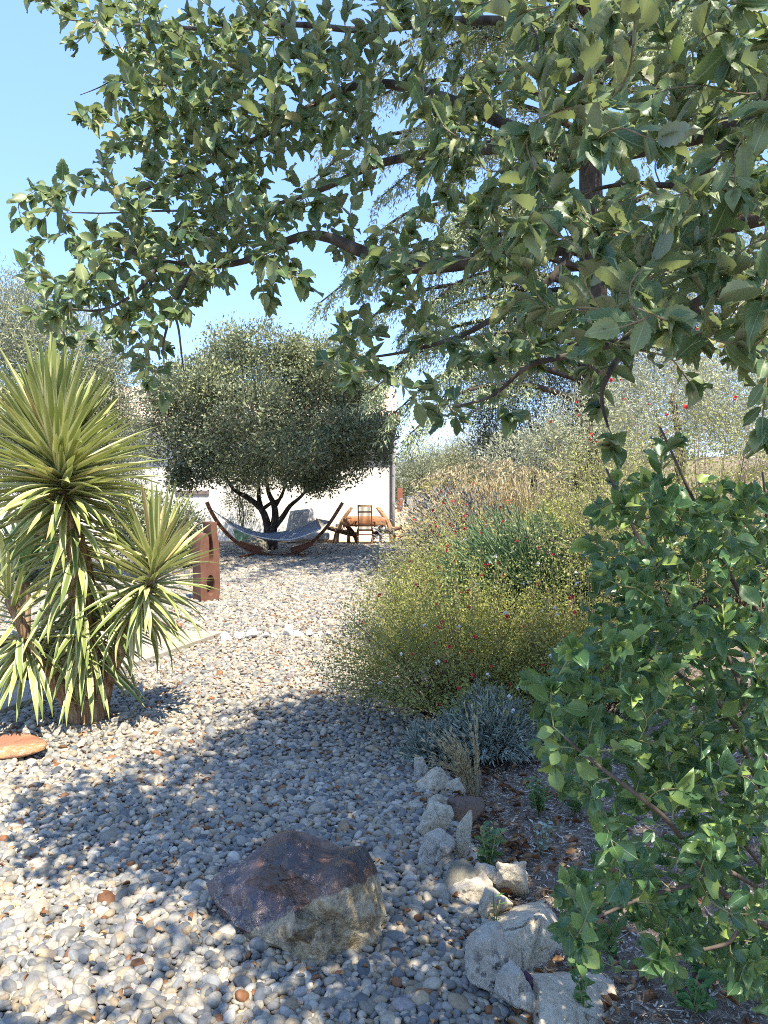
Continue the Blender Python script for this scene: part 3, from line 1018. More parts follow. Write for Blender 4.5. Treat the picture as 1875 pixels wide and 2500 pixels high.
# red stone, cut by the frame at left
rock('flat_rock', [at(-110, 1845, 4.3), at(-60, 1795, 4.6), at(40, 1785, 4.6), at(100, 1798, 4.5), at(126, 1812, 4.35), at(110, 1830, 4.2), at(40, 1853, 4.2), at(-80, 1858, 4.2), at(-60, 1862, 4.35), at(70, 1850, 4.4)],
     M['redstone'], 'flat reddish orange rock on the gravel near the yucca', sub=5, rough=.006, freq=8, seed=5)
rock('paving_stone', [Vector((x, y, z)) for x in (-2.62, -2.28) for y in (8.15, 8.32) for z in (0, .075)], M['redstone'], 'small rectangular reddish stone at the far edge of the patio', sub=4, rough=.004, seed=6)


def ground_rock(u, v, w, h, dep, mat, label, seed, group='rocks edging the planted bank', tilt=0, pk=None, name='rock', sub=4, rough=.009, lift=0.0):
    """u, v: foot of the stone in the photo; w, h, dep its size in metres"""
    d = CAMZ / ((v - 1190) / F)
    p = at(u, v, d)
    z0 = max(0, float(bank(p.x, p.y + dep / 2))) + lift
    rs = np.random.RandomState(seed)
    pts = []
    for k in range(15):
        a = rs.uniform(0, 6.28)
        zz = rs.uniform(-.25, 1.0)
        rr = (1 - .45 * max(zz, 0)) * rs.uniform(.8, 1)
        pts.append((p.x + math.cos(a) * rr * w / 2 + tilt * zz * h, p.y + dep / 2 + math.sin(a) * rr * dep / 2, z0 + zz * h))
    for (dx, dy, dz) in (pk or []):
        pts.append((p.x + dx * w / 2, p.y + dep / 2 + dy * dep / 2, z0 + dz * h))
    return rock(name, pts, mat, label, group, sub=sub, rough=rough, seed=seed, soft=40, facet=.012)


RK = [
    (1025, 1920, .10, .13, .10, 'limestone_lichen', 'upright grey lichened stone farthest back at the salvia foot', 11),
    (1060, 1955, .19, .10, .16, 'limestone', 'cream stone under the dry grass tuft', 12),
    (1120, 1962, .17, .08, .15, 'limestone', 'pale flat stone behind the dry grass stems', 13),
    (1015, 2002, .12, .035, .12, 'limestone_warm', 'small tan stone half sunk in gravel at bed edge', 14),
    (1080, 1995, .15, .05, .12, 'limestone_warm', 'low cream stone between dry grass and brown stone', 15),
    (1140, 2045, .24, .13, .18, 'brownstone', 'brown flat topped stone beside the cream rocks', 16),
    (1072, 2080, .21, .14, .17, 'limestone_warm', 'rounded yellowish cream rock nearest the boulder top', 17),
    (1068, 2148, .22, .11, .17, 'limestone_lichen', 'black speckled white rock leaning below the yellowish one', 18),
    (1137, 2128, .11, .17, .12, 'limestone_warm', 'narrow upright cream rock beside the small green seedling', 19),
    (1150, 2152, .08, .03, .06, 'limestone', 'small cream chip at the foot of the upright rock', 20),
    (1130, 2225, .24, .10, .2, 'greystone', 'dull olive grey rock sunk between white rocks', 21),
    (1160, 2240, .21, .07, .15, 'limestone', 'low white rock in front of the olive grey one', 22),
    (1190, 2205, .13, .09, .1, 'limestone_lichen', 'pointed white rock behind the tiny green sprout', 23),
    (1255, 2245, .17, .14, .13, 'limestone', 'pointed cream rock behind the big cracked one', 24),
    (1275, 2185, .11, .06, .1, 'limestone_lichen', 'small speckled white stone lying on the mulch', 25),
    (1215, 2290, .16, .09, .12, 'limestone_warm', 'square tan edged rock tucked behind the cracked rock', 26),
    (1200, 2505, .19, .17, .2, 'limestone_lichen', 'grey black mottled rock at the bottom gravel edge', 27),
    (1262, 2560, .18, .12, .14, 'limestone_lichen', 'low grey white rock cut by the bottom edge', 28),
    (1300, 2500, .08, .06, .1, 'purplestone', 'thin purple stone wedged beside the flat pale slab', 29),
]
for (u, v, w, h, dp_, mt, lb, sd) in RK:
    ground_rock(u, v, w * 1.15, h * 1.35, dp_, M[mt], lb, sd, sub=5)
# the two big pale rocks
rock('rock', [at(1178, 2320, 2.47), at(1190, 2352, 2.42), at(1225, 2288, 2.44), at(1252, 2268, 2.46), at(1305, 2245, 2.45), at(1325, 2238, 2.47), at(1342, 2252, 2.5), at(1375, 2298, 2.52), at(1386, 2325, 2.5),
              at(1335, 2345, 2.45), at(1275, 2405, 2.34), at(1250, 2385, 2.34), at(1222, 2305, 2.36), at(1300, 2375, 2.42), (.42, 2.75, 0), (.62, 2.8, .02), (.5, 2.4, 0), (.66, 2.6, 0)],
     M['limestone'], 'large cracked white rock with a sharp ridge beside the shrub', 'rocks edging the planted bank', sub=6, rough=.012, freq=8, seed=41, soft=60, facet=.02)
rock('rock', [at(1312, 2382, 2.27), at(1310, 2400, 2.2), at(1345, 2390, 2.26), at(1480, 2402, 2.28), at(1505, 2410, 2.26), at(1512, 2440, 2.26), at(1385, 2540, 2.05), at(1400, 2580, 2.02), at(1315, 2440, 2.14),
              at(1420, 2520, 2.1), at(1330, 2560, 2.02), (.42, 2.0, -.05), (.45, 2.4, 0), (.74, 2.4, .0), (.7, 2.15, 0), (.52, 2.0, 0)],
     M['limestone'], 'flat topped pale slab like rock lowest at the bottom edge', 'rocks edging the planted bank', sub=6, rough=.008, freq=7, seed=44, soft=60, facet=.008)
# white stones in line at the patio tip
wl = [(545, 1575, .13, .07), (580, 1570, .14, .06), (612, 1568, .16, .10), (645, 1568, .12, .05), (668, 1566, .10, .05), (700, 1563, .14, .10), (728, 1566, .12, .06), (752, 1563, .11, .05), (778, 1562, .10, .05), (800, 1564, .09, .05)]
wlab = ['white stone touching the tip of the patio', 'white stone second from the patio tip', 'large round white stone left of the row middle', 'small low white stone right of the large round one', 'smallest low white stone mid row',
        'tall rounded white stone right of the row middle', 'white stone just right of the tall rounded one', 'flat white stone third from the salvia end', 'small white stone second from the salvia end', 'last white stone half under the salvia bush']
for i, (u, v, w, h) in enumerate(wl):
    ground_rock(u, v, w * 1.15, h * 1.1 + .02, .13, M['whitestone'], wlab[i], 60 + i, 'row of white stones across the gravel', name='white_stone', sub=4, rough=.004, lift=.025)

# ------------------------------------------------------------------ sculpture
def sculpture():
    def cr(pts, n): return [tuple(q) for q in spline([(x, 0, z) for x, z in pts], n)[:, [0, 2]]]
    outer = [(-.13, 0), (.15, 0)] + cr([(.19, .03), (.215, .16), (.21, .34), (.20, .50), (.21, .66), (.195, .80), (.165, .95), (.155, 1.10)], 28) + [(.045, 1.10)] \
        + cr([(.045, 1.09), (.055, .94), (.085, .78), (.095, .66), (.075, .57), (.035, .535), (.005, .57), (-.002, .66), (.002, .80), (-.01, .90), (-.05, .945), (-.10, .93), (-.145, .86), (-.17, .72), (-.172, .56), (-.16, .40), (-.165, .2), (-.165, .04)], 60)
    hole = [(.025 + .088 * math.cos(a), .23 + .145 * math.sin(a)) for a in np.linspace(0, 2 * math.pi, 20, endpoint=False)]
    cu = bpy.data.curves.new('profile', 'CURVE')
    cu.dimensions = '2D'
    for ring in (outer, hole):
        s = cu.splines.new('POLY'); s.points.add(len(ring) - 1); s.use_cyclic_u = True
        for p, (x, z) in zip(s.points, ring): p.co = (x, z, 0, 1)
    cu.fill_mode = 'BOTH'; cu.extrude = .115; cu.bevel_depth = .005; cu.bevel_resolution = 1
    t = bpy.data.objects.new('t', cu)
    me = bpy.data.meshes.new_from_object(t)
    bpy.data.objects.remove(t)
    me.transform(Matrix.Rotation(R(90), 4, 'X'))
    me.materials.clear(); me.materials.append(M['corten'])
    return me


sc_root = link('sculpture', sculpture(), None, (0, 0, 0))
sc_root.location = (-2.50, 10.3, .015)
sc_root.rotation_euler = (0, 0, R(40))
sc_root.scale = (.76, 1.05, 1.0)
tag(sc_root, 'rust brown looped ribbon sculpture standing on the gravel', 'sculpture')

# ------------------------------------------------------------------ hammock
hm = empty('hammock', (-2.5, 17.0, 0), 'grey blue fabric hammock slung between curved timber stand arms', 'hammock')
HO = Vector((-2.5, 17.0, 0))
arc = []
for (u, v) in ((505, 1226), (515, 1248), (535, 1280), (565, 1313), (600, 1338), (640, 1352), (690, 1356), (735, 1344), (765, 1322), (795, 1290), (815, 1262), (836, 1228)):
    arc.append(at(u, v, 17.0) - HO)
arcp = spline(arc, 40)
bm = bmesh.new()
for i in range(len(arcp) - 1):
    a, b = arcp[i], arcp[i + 1]
    e = (b - a) * .04
    add_beam(bm, a - e, b + e, .075, .085, up=(0, 1, 0))
link('stand_arc', bm_mesh('stand_arc', bm, M['timber']), hm)
for (u, v) in ((612, 1340), (737, 1340)):
    p = at(u, v, 17.0) - HO
    bm = bmesh.new()
    sx = -1 if u < 700 else 1
    add_beam(bm, (p.x - .12 * sx, .62, .04), (p.x + .12 * sx, -.62, .04), .09, .08)
    link('foot', bm_mesh('foot', bm, M['timber']), hm)
    bm = bmesh.new()
    q0, q1 = (p.x - .25, 0, p.z + (.16 if sx < 0 else 0) - .03), (p.x + .25, 0, p.z + (0 if sx < 0 else .16) - .03)
    add_beam(bm, q0, q1, .12, .15, up=(0, 1, 0))
    link('bracket', bm_mesh('bracket', bm, M['timber']), hm)
# cloth
ns, nw = 34, 12
Lp, Rp = at(560, 1275, 17.0) - HO, at(778, 1277, 17.0) - HO
V = []
for i in range(ns + 1):
    s = i / ns
    sagm = 4 * s * (1 - s)
    half = .16 + .46 * (min(1, s * 2.2) ** .8)
    for j in range(nw + 1):
        t = j / nw * 2 - 1
        x = Lp.x + (Rp.x - Lp.x) * s
        z = Lp.z + (Rp.z - Lp.z) * s - sagm * .30 - (1 - t * t) * .10 * sagm + .02 * math.sin(s * 9 + t * 2) * sagm - .03 * t * 0
        z += -.10 * (-t) * s * .9 if t < 0 else .12 * t * s * .6
        V.append((x + .10 * (-t) * s, t * half, z))
V = np.array(V)
T = np.array([(i * (nw + 1) + j, (i + 1) * (nw + 1) + j, (i + 1) * (nw + 1) + j + 1, i * (nw + 1) + j + 1) for i in range(ns) for j in range(nw)])
me = mesh_np('fabric', V, T, None, None, True, [M['cloth']])
fo = link('fabric', me, hm)
mo = fo.modifiers.new('thick', 'SOLIDIFY'); mo.thickness = .008
lip = [(V[i * (nw + 1)] + np.array([0, -.005, -.008]), 0) for i in range(ns + 1)]
link('hem', tubes_mesh('hem', [(np.array([p for p, _ in lip]), .016)], M['cloth_under'], 6), hm)
hookL, hookR = Vector(arcp[2]) , Vector(arcp[-4])
for (hook, i) in ((hookL, 0), (hookR, ns)):
    bar = [V[i * (nw + 1)], V[i * (nw + 1) + nw]]
    link('spreader_bar', tubes_mesh('spreader_bar', [(np.array(bar), .018)], M['wood_light'], 6), hm)
    lines = []
    mid = Vector(V[i * (nw + 1) + nw // 2])
    knot = hook + (mid - hook) * .12
    for j in range(nw + 1):
        lines.append((np.array([tuple(knot), tuple(V[i * (nw + 1) + j])]), .006))
    lines.append((np.array([tuple(hook), tuple(knot)]), .012))
    link('rope', tubes_mesh('rope', lines, M['rope'], 4), hm)

# ------------------------------------------------------------------ table, chair, curved wooden frames
tb = empty('table', (-.55, 20.9, 0), 'rectangular wooden table beyond the slatted chair', 'table')
box_obj('tabletop', (0, 0, .745), (1.05, .75, .03), M['wood_dark'], tb)
for sx in (-.45, .45):
    for sy in (-.3, .3):
        box_obj('leg', (sx, sy, .365), (.07, .07, .73), M['wood_dark'], tb)
# cloth with hanging corners
bm = bmesh.new()
nx, ny = 24, 18
gr = {}
for i in range(nx + 1):
    for j in range(ny + 1):
        x = (i / nx - .5) * 1.75; y = (j / ny - .5) * 1.35
        hx, hy = .56, .41
        ox, oy = max(abs(x) - hx, 0), max(abs(y) - hy, 0)
        drop = max(ox, oy) + .5 * min(ox, oy)
        cx = max(-hx, min(hx, x)); cy = max(-hy, min(hy, y))
        wv = .02 * math.sin(x * 16) + .02 * math.sin(y * 15 + 1)
        px = cx + (math.copysign(1, x) * (min(ox, .02) + abs(wv) * min(ox * 4, 1)))
        py = cy + (math.copysign(1, y) * (min(oy, .02) + abs(wv) * min(oy * 4, 1)))
        gr[i, j] = bm.verts.new((px, py, .77 - drop * .95))
for i in range(nx):
    for j in range(ny):
        bm.faces.new((gr[i, j], gr[i + 1, j], gr[i + 1, j + 1], gr[i, j + 1]))
tc_ = link('tablecloth', bm_mesh('tablecloth', bm, M['orange_cloth'], True), None, (-.55, 20.9, 0))
tc_.modifiers.new('thick', 'SOLIDIFY').thickness = .006
tag(tc_, 'orange brown cloth draped over the outdoor table', 'tablecloth')

ch = empty('slatted_chair', (-.52, 20.2, 0), 'tall slatted wooden folding chair seen from behind at the table', 'chair')
bm = bmesh.new()
for sx in (-.185, .185):
    add_beam(bm, (sx, .18, .40), (sx, -.12, 1.12), .035, .03, up=(1, 0, 0))
link('back_frame', bm_mesh('back_frame', bm, M['wood_light']), ch)
for (z, hgt) in ((1.10, .045), (.93, .04), (.58, .05), (.42, .05)):
    y = .18 - (z - .40) * .417
    box_obj('crossbar', (0, y, z), (.40, .026, hgt), M['wood_dark'] if z < .95 else M['wood_light'], ch, .003)
for k in range(11):
    x = -.16 + k * .032
    bm = bmesh.new()
    add_beam(bm, (x, .17, .42), (x, -.11, 1.09), .012, .012, up=(1, 0, 0))
    link('slat', bm_mesh('slat', bm, M['wood_light']), ch)
for k in range(8):
    box_obj('slat', (0, .22 + k * .055, .42 - k * .004), (.40, .04, .018), M['wood_light'], ch, .002)
for sx in (-.2, .2):
    bm = bmesh.new(); add_beam(bm, (sx, -.05, 0), (sx, .45, .45), .035, .045, up=(1, 0, 0)); add_beam(bm, (sx * 1.05, .5, 0), (sx * 1.05, .1, .45), .03, .04, up=(1, 0, 0))
    link('leg', bm_mesh('leg', bm, M['wood_dark']), ch)
    arm = spline([(sx * 1.15, .0, .66), (sx * 1.35, .25, .62), (sx * 1.3, .45, .5)], 8)
    link('armrest', tubes_mesh('armrest', [(arm, .022)], M['wood_dark'], 6), ch)
box_obj('stretcher', (0, .02, .06), (.4, .03, .03), M['wood_dark'], ch)
box_obj('stretcher', (0, .12, .3), (.4, .03, .03), M['wood_dark'], ch)


def curved_bench(x, y, s, label):
    b = empty('curved_wood_chair', (x, y, 0), label, 'chair', 'curved wooden chairs flanking the table')
    def arcbeam(name, pts, w, h, mat, yoff=0):
        p = spline([(a * s, yoff + c, z) for a, c, z in pts], 14)
        link(name, tubes_mesh(name, [(p, np.linspace(w, h, len(p)))], mat, 8), b)
    arcbeam('back_post', [(-.22, 0, 0), (-.19, 0, .32), (-.05, 0, .68), (.20, 0, 1.04)], .050, .042, M['wood_light'])
    arcbeam('back_post', [(-.34, .5, 0), (-.27, .5, .3), (-.10, .5, .66), (.14, .5, 1.0)], .045, .04, M['wood_light'])
    arcbeam('seat_rail', [(-.50, 0, .47), (-.2, 0, .38), (.10, 0, .30), (.32, 0, .26)], .045, .05, M['wood_dark'], -.05)
    arcbeam('seat_rail', [(-.50, .5, .47), (-.2, .5, .38), (.10, .5, .30), (.32, .5, .26)], .045, .05, M['wood_light'])
    arcbeam('leg', [(.02, 0, .55), (.18, 0, .36), (.30, 0, .18), (.34, 0, 0)], .04, .05, M['wood_dark'], -.02)
    arcbeam('leg', [(.02, .5, .55), (.18, .5, .36), (.30, .5, .18), (.34, .5, 0)], .04, .05, M['wood_dark'])
    for k in range(6):
        t = k / 5
        bm = bmesh.new(); add_box(bm, ((-.38 + t * .66) * s, .25, .475 - t * .16), (.07, .62, .025))
        link('slat', bm_mesh('slat', bm, M['wood_light']), b)
    return b


curved_bench(-1.10, 20.7, 1, 'curved wooden chair between the hammock and the table')
curved_bench(-.0, 20.9, -1, 'curved wooden chair by the house corner and downpipe')

# covered furniture against the wall
bm = bmesh.new()
gr = {}
nu, nv = 56, 10
for j in range(nv + 1):
    t = j / nv
    for i in range(nu):
        a = 2 * math.pi * i / nu
        w = .34 + .16 * t + .035 * math.sin(a * 7 + 1.2) * t + .02 * math.sin(a * 15) * t
        d = .26 + .12 * t + .03 * math.sin(a * 6) * t
        sq = lambda c: math.copysign(abs(c) ** .6, c)
        gr[i, j] = bm.verts.new((w * sq(math.cos(a)), d * sq(math.sin(a)), 1.02 - .98 * t + (.05 * math.cos(a) if t < .2 else 0)))
for j in range(nv):
    for i in range(nu):
        bm.faces.new((gr[i, j], gr[(i + 1) % nu, j], gr[(i + 1) % nu, j + 1], gr[i, j + 1]))
bm.faces.new([gr[i, 0] for i in range(nu)])
o = link('furniture_cover', bm_mesh('furniture_cover', bm, M['cover'], True), None, (-2.38, 21.3, .02))
o.scale = (.95, .9, .92)
tag(o, 'grey cloth cover draped over garden furniture by the wall', 'cover')
bm = bmesh.new(); add_box(bm, (0, 0, .12), (.8, .4, .2), None, .05)
tag(link('cushion', bm_mesh('cushion', bm, M['cover'], True), None, (-1.95, 20.9, .1)), 'pale folded cushion on a low board beyond the hammock', 'cushion')
bm = bmesh.new(); add_box(bm, (0, 0, .05), (1.0, .5, .1), None, .01)
tag(link('pallet', bm_mesh('pallet', bm, M['wood_light']), None, (-1.95, 20.9, .012)), 'low wooden board under the pale cushion', 'board')

# green planter with bamboo like plant
bm = bmesh.new()
r = bmesh.ops.create_cone(bm, cap_ends=True, segments=4, radius1=.22, radius2=.30, depth=.42, matrix=Matrix.Translation((0, 0, .21)) @ Matrix.Rotation(R(45), 4, 'Z'))
gp = link('planter', bm_mesh('planter', bm, M['green_pot']), None, (-3.86, 20.2, .012))
tag(gp, 'pale green square plant pot behind the hammock', 'planter')
bm = bmesh.new(); add_box(bm, (0, 0, .44), (.47, .47, .05), None, .008)
link('rim', bm_mesh('rim', bm, M['green_pot']), gp)
pp = empty('potted_shrub', (-3.86, 20.2, .45), 'airy yellow green shrub growing from the green pot', 'plant')
p, fr, s, r = crown_leaves([((0, 0, .75), (.5, .4, .65), 1)], 90, 16, .09, .08, (.2, 1))
tag(link('foliage', (lambda: stuffmesh('foliage', NARROW, p, fr, s, M['bamboo'], r))(), pp), kind='stuff')
link('stem', tubes_mesh('stem', [(np.array([(0, 0, -.1), (RS.uniform(-.1, .1), 0, .4), (RS.uniform(-.35, .35), RS.uniform(-.2, .2), 1.2)]), .01) for _ in range(7)], M['green_twig'], 4), pp)

# far field: grey trailer, posts
tr = empty('utility_trailer', (2.2, 49.5, .1), 'small grey box trailer parked under the far trees', 'trailer')
box_obj('body', (0, 0, .62), (1.45, 2.2, .62), M['trailer'], tr, .02)
box_obj('side_panel', (-.36, -1.115, .62), (.66, .03, .5), M['trim'], tr, .01)
box_obj('side_panel', (.36, -1.115, .62), (.6, .03, .5), M['gutter'], tr, .01)
for sx in (-.78, .78):
    bm = bmesh.new(); bmesh.ops.create_cone(bm, cap_ends=True, segments=20, radius1=.28, radius2=.28, depth=.16, matrix=Matrix.Translation((sx, 0, .28)) @ Matrix.Rotation(R(90), 4, 'Y'))
    link('wheel', bm_mesh('wheel', bm, M['vent']), tr)
for (x, y, h, w, m_, lb) in ((.95, 36, .95, .07, 'pale_post', 'pale thin post standing in the dry field'), (3.2, 46, .9, .1, 'pale_post', 'pale post right of the grey trailer'), (.95, 44, 1.5, .3, 'brick_red', 'rust red pillar just beyond the house corner')):
    o = box_obj('post', (x, y, h / 2 + .05), (w, w, h), M[m_], None, .01)
    tag(o, lb, 'post')
# ================================================================== TREES AND SHRUBS (middle and far)
def tree(name, loc, label, cat, lobes, n_clumps, per, leaf, clump_r, mat, trunk=None, tmpl=DIAMOND, group=None, shell=(.6, 1.0), bark='bark_dark', upbias=.25, extra=None):
    """lobes in world coordinates"""
    root = empty(name, loc, label, cat, group)
    p, fr, s, r = crown_leaves(lobes, n_clumps, per, leaf, clump_r, shell, upbias)
    k = p[:, 2] > .03
    p, fr, s, r = p[k], fr[k], s[k], r[k]
    tag(link('crown', stuffmesh('crown', tmpl, p - np.array(loc), fr, s, mat, r), root), kind='stuff')
    if extra:
        p, fr, s, r = crown_leaves(*extra[0])
        tag(link('sunlit_growth', stuffmesh('sunlit_growth', tmpl, p - np.array(loc), fr, s, extra[1], r), root), kind='stuff')
    if trunk:
        link('trunk', tubes_mesh('trunk', [(np.array([tuple(Vector(q) - Vector(loc)) for q in spline(pts, 12)]), np.linspace(r0, r1, len(spline(pts, 12)))) for pts, r0, r1 in trunk], M[bark], 8), root)
    return root


# holm oak over the hammock
TD = 18.6
B = at(660, 1340, TD); B.z = 0
tk = [([B, at(662, 1305, TD), at(658, 1285, TD)], .19, .13),
      ([at(655, 1300, TD), at(650, 1270, TD), at(636, 1240, TD), at(600, 1212, TD), at(570, 1195, TD), at(540, 1150, TD)], .11, .04),
      ([at(640, 1250, TD), at(632, 1215, TD), at(632, 1180, TD), at(625, 1120, TD)], .07, .03),
      ([at(665, 1300, TD), at(672, 1262, TD), at(668, 1230, TD), at(655, 1200, TD), at(650, 1150, TD)], .11, .04),
      ([at(645, 1240, TD), at(662, 1228, TD), at(688, 1212, TD), at(700, 1150, TD)], .05, .03),
      ([at(668, 1288, TD), at(690, 1262, TD), at(708, 1235, TD), at(735, 1212, TD), at(770, 1170, TD)], .08, .03),
      ([at(670, 1240, TD), at(684, 1216, TD), at(700, 1180, TD)], .05, .03)]
def L_(u, v, d, rx, ry, rz, w): return (tuple(at(u, v, d)), (rx, ry, rz), w)
lob = [L_(660, 1065, 17.8, 2.35, 2.3, 1.15, 6), L_(640, 960, 17.8, 1.8, 1.9, 1.0, 2.5)]
for (u_, v_, r_) in ((430, 1095, .6), (500, 1135, .55), (575, 1150, .48), (650, 1130, .42), (740, 1150, .5), (820, 1140, .55), (890, 1110, .55), (915, 1050, .45), (410, 1030, .5), (450, 1170, .3), (780, 1175, .35)):
    lob.append(L_(u_, v_, 17.3 + (u_ % 7) * .15, r_ * 1.15, r_, r_ * .62, .55))
crs = np.random.RandomState(17)
for k in range(46):
    a_, e_ = crs.uniform(0, 6.28), crs.uniform(-.55, 1.35)
    c0 = at(655, 1045, 17.8)
    rx_, rz_ = 2.55 * crs.uniform(.88, 1.1), (1.75 if e_ > 0 else 1.1) * crs.uniform(.85, 1.12)
    rr_ = crs.uniform(.42, .78)
    cc_ = (c0.x + math.cos(a_) * math.cos(e_) * rx_, c0.y + math.sin(a_) * math.cos(e_) * 2.3, c0.z + math.sin(e_) * rz_)
    lob.append((cc_, (rr_, rr_, rr_ * .72), .42))
tree('holm_oak', tuple(B), 'rounded holm oak with forked trunk behind the hammock', 'tree', lob, 3700, 30, .080, .12, M['holm'], tk, shell=(.7, 1.05),
     extra=((([(c, r, w) for c, r, w in lob[2:] if c[2] > 3.3] + [L_(600, 880, 17.8, .8, .8, .4, .6), L_(740, 890, 17.6, .7, .7, .45, .6), L_(550, 870, 17.8, .4, .4, .5, .4)]), 620, 20, .072, .11, (.85, 1.25), 1.0), M['holm_sunlit']))
rock('tree_stone', [Vector((B.x + x, 18.2 + y, z)) for x, y, z in ((-.75, 0, 0), (-.62, .1, .3), (-.4, .1, .40), (-.1, .2, .42), (.0, .3, .1), (0, -.1, 0), (-.3, -.25, 0), (-.6, -.2, 0), (-.5, .5, .2), (-.2, -.15, .3))],
     M['greystone'], 'dark grey boulder against the foot of the hammock tree', sub=4, seed=70, rough=.02, freq=4)

# olive behind the yucca (left edge)
D = 12.5
lob = [L_(60, 930, D, 1.9, 1.8, 1.5, 4), L_(-120, 1000, D, 1.6, 1.6, 1.9, 3), L_(210, 1020, D, .85, 1.1, 1.0, 2), L_(20, 780, D, .8, 1.2, .7, 1.2), L_(170, 900, D, .9, 1.0, .7, 1.2), L_(110, 1120, D, 1.4, 1.2, .7, 1.5), L_(280, 1130, D, .5, .6, .5, .5)]
b = at(60, 1190, D); b.z = 0
tree('olive_tree', tuple(b), 'tall grey green olive tree behind the large yucca', 'tree', lob, 2900, 32, .085, .15, M['olive'], [([b, b + Vector((.1, 0, 1.2)), b + Vector((-.2, 0, 2.6))], .2, .08), ([b + Vector((.1, 0, 1.0)), b + Vector((.7, 0, 2.2))], .1, .05)], NARROW, shell=(.5, 1))
# dark rounded shrub between yucca and hammock
D = 14.5
lob = [L_(400, 1290, D, .75, .7, .62, 2), L_(330, 1270, D, .6, .7, .75, 1.5), L_(445, 1340, D, .42, .5, .4, 1)]
b = at(385, 1340, D); b.z = 0
tree('rounded_shrub', tuple(b), 'dark green rounded shrub left of the hammock stand', 'shrub', lob, 560, 24, .06, .09, M['holm'], None, shell=(.5, 1))
b = at(450, 1330, 15.5); b.z = 0
tree('low_shrub', tuple(b), 'low pale green shrub against the house wall behind the sculpture', 'shrub', [L_(455, 1285, 15.5, .3, .3, .5, 1), L_(430, 1300, 15.5, .4, .4, .5, 1)], 130, 20, .06, .08, M['olive'], None, shell=(.3, 1))

# cedar: trunk at the right behind the overhanging oak, tiers of limbs with drooping sprays
CD = 13.5
cb = at(1440, 1190, CD + .5); cb.z = float(bank(cb.x, cb.y))
cedar = empty('cedar_tree', tuple(cb), 'tall blue green cedar with drooping branches behind the overhanging oak', 'tree')
cb_ = np.array(cb)
link('trunk', tubes_mesh('trunk', [(np.array([(0, 0, -.1), (.05, 0, 3), (-.05, 0, 6), (.05, .05, 9), (0, 0, 13.5)]), [.32, .27, .2, .13, .04])], M['bark_dark'], 10), cedar)
np_, nf, ns_, nr = [], [], [], []
limbs = []
rs = np.random.RandomState(5)
spec_ = [(900, 960, 12.5), (960, 1010, 12.8), (1000, 1060, 12.4), (780, 740, 12.6), (860, 620, 12.4), (720, 470, 12.6), (800, 330, 12.9), (900, 700, 13.2), (1010, 830, 12.6), (1030, 760, 13.0), (930, 480, 13.4), (1060, 600, 13),
         (860, 200, 13.5), (980, 340, 12.6), (1090, 900, 12.7), (1000, 180, 13), (1150, 100, 13.5), (830, 840, 12.9), (1120, 400, 12.8), (960, 900, 13.6)]
for (u, v, d) in spec_:
    limbs.append(at(u, v, d))
for (x, y, z) in ((-2.2, 9.2, 9.2), (-1.6, 10.4, 9.6), (-.9, 8.8, 9.4), (-.5, 10.0, 10), (.2, 9.2, 9.6), (.6, 10.6, 9.3), (1.2, 9.0, 9.5), (-2.6, 11.4, 9.8), (-1.3, 12.0, 10), (0, 11.8, 9.9), (-1.9, 8.4, 8.9), (-.1, 8.2, 8.8), (1.0, 11.6, 9.8), (-2.9, 10.2, 9.6)):
    limbs.append(Vector((x, y, z)))
for k in range(34):
    a = rs.uniform(0, 2 * math.pi); z = rs.uniform(1.6, 11.5)
    L0 = 3.6 * (1 - (z - 1.5) / 13) + .6
    limbs.append(Vector((cb.x + math.cos(a) * L0, cb.y + math.sin(a) * L0, cb.z + z)))
lines = []
for tip in limbs:
    tip = np.array(tip)
    hd = tip - cb_
    r_h = math.hypot(hd[0], hd[1])
    z0 = hd[2] + r_h * .18
    z0 = min(max(z0, .8), 11.8)
    P = spline([(0, 0, z0), (hd[0] * .4, hd[1] * .4, z0 + .12 * r_h * .6), (hd[0] * .75, hd[1] * .75, (z0 + hd[2]) / 2 + .1 * r_h), tuple(hd)], 18)
    lines.append((P, np.linspace(.07, .012, len(P))))
    tang = unit(np.gradient(P, axis=0))
    for i in range(4, len(P)):
        nb = 7
        for q in range(nb):
            side = rs.choice([-1, 1])
            lat = unit(np.cross(tang[i], [0, 0, 1])) * side
            Ls = rs.uniform(.25, .75) * (1.15 - i / len(P) * .5)
            dv = unit(lat * rs.uniform(.3, 1) + tang[i] * rs.uniform(.2, 1.0) + np.array([0, 0, rs.uniform(-.8, .0)]))
            m = 7
            for t in range(1, m + 1):
                s = t / m
                c = P[i] + dv * Ls * s + np.array([0, 0, -.35 * Ls * s * s])
                for w in range(3):
                    np_.append(c + rs.normal(size=3) * .022)
                    nf.append(unit(dv + rs.normal(size=3) * .75 + np.array([0, 0, -.25])))
                    ns_.append(rs.uniform(.07, .13)); nr.append(rs.uniform(0, 1))
np_ = np.array(np_); nf = np.array(nf)
print('cedar', len(np_))
tag(link('foliage', stuffmesh('foliage', leaf2(.13), np_, frames(nf, sphere_dirs(len(nf)) * .5 + np.array([0, 0, 1.])), np.array(ns_), M['cedar'], np.clip(np.array(nr), .001, 1)), cedar), kind='stuff')
for P, r_ in lines:
    link('branch', tubes_mesh('branch', [(P, r_)], M['bark_dark'], 5), cedar)

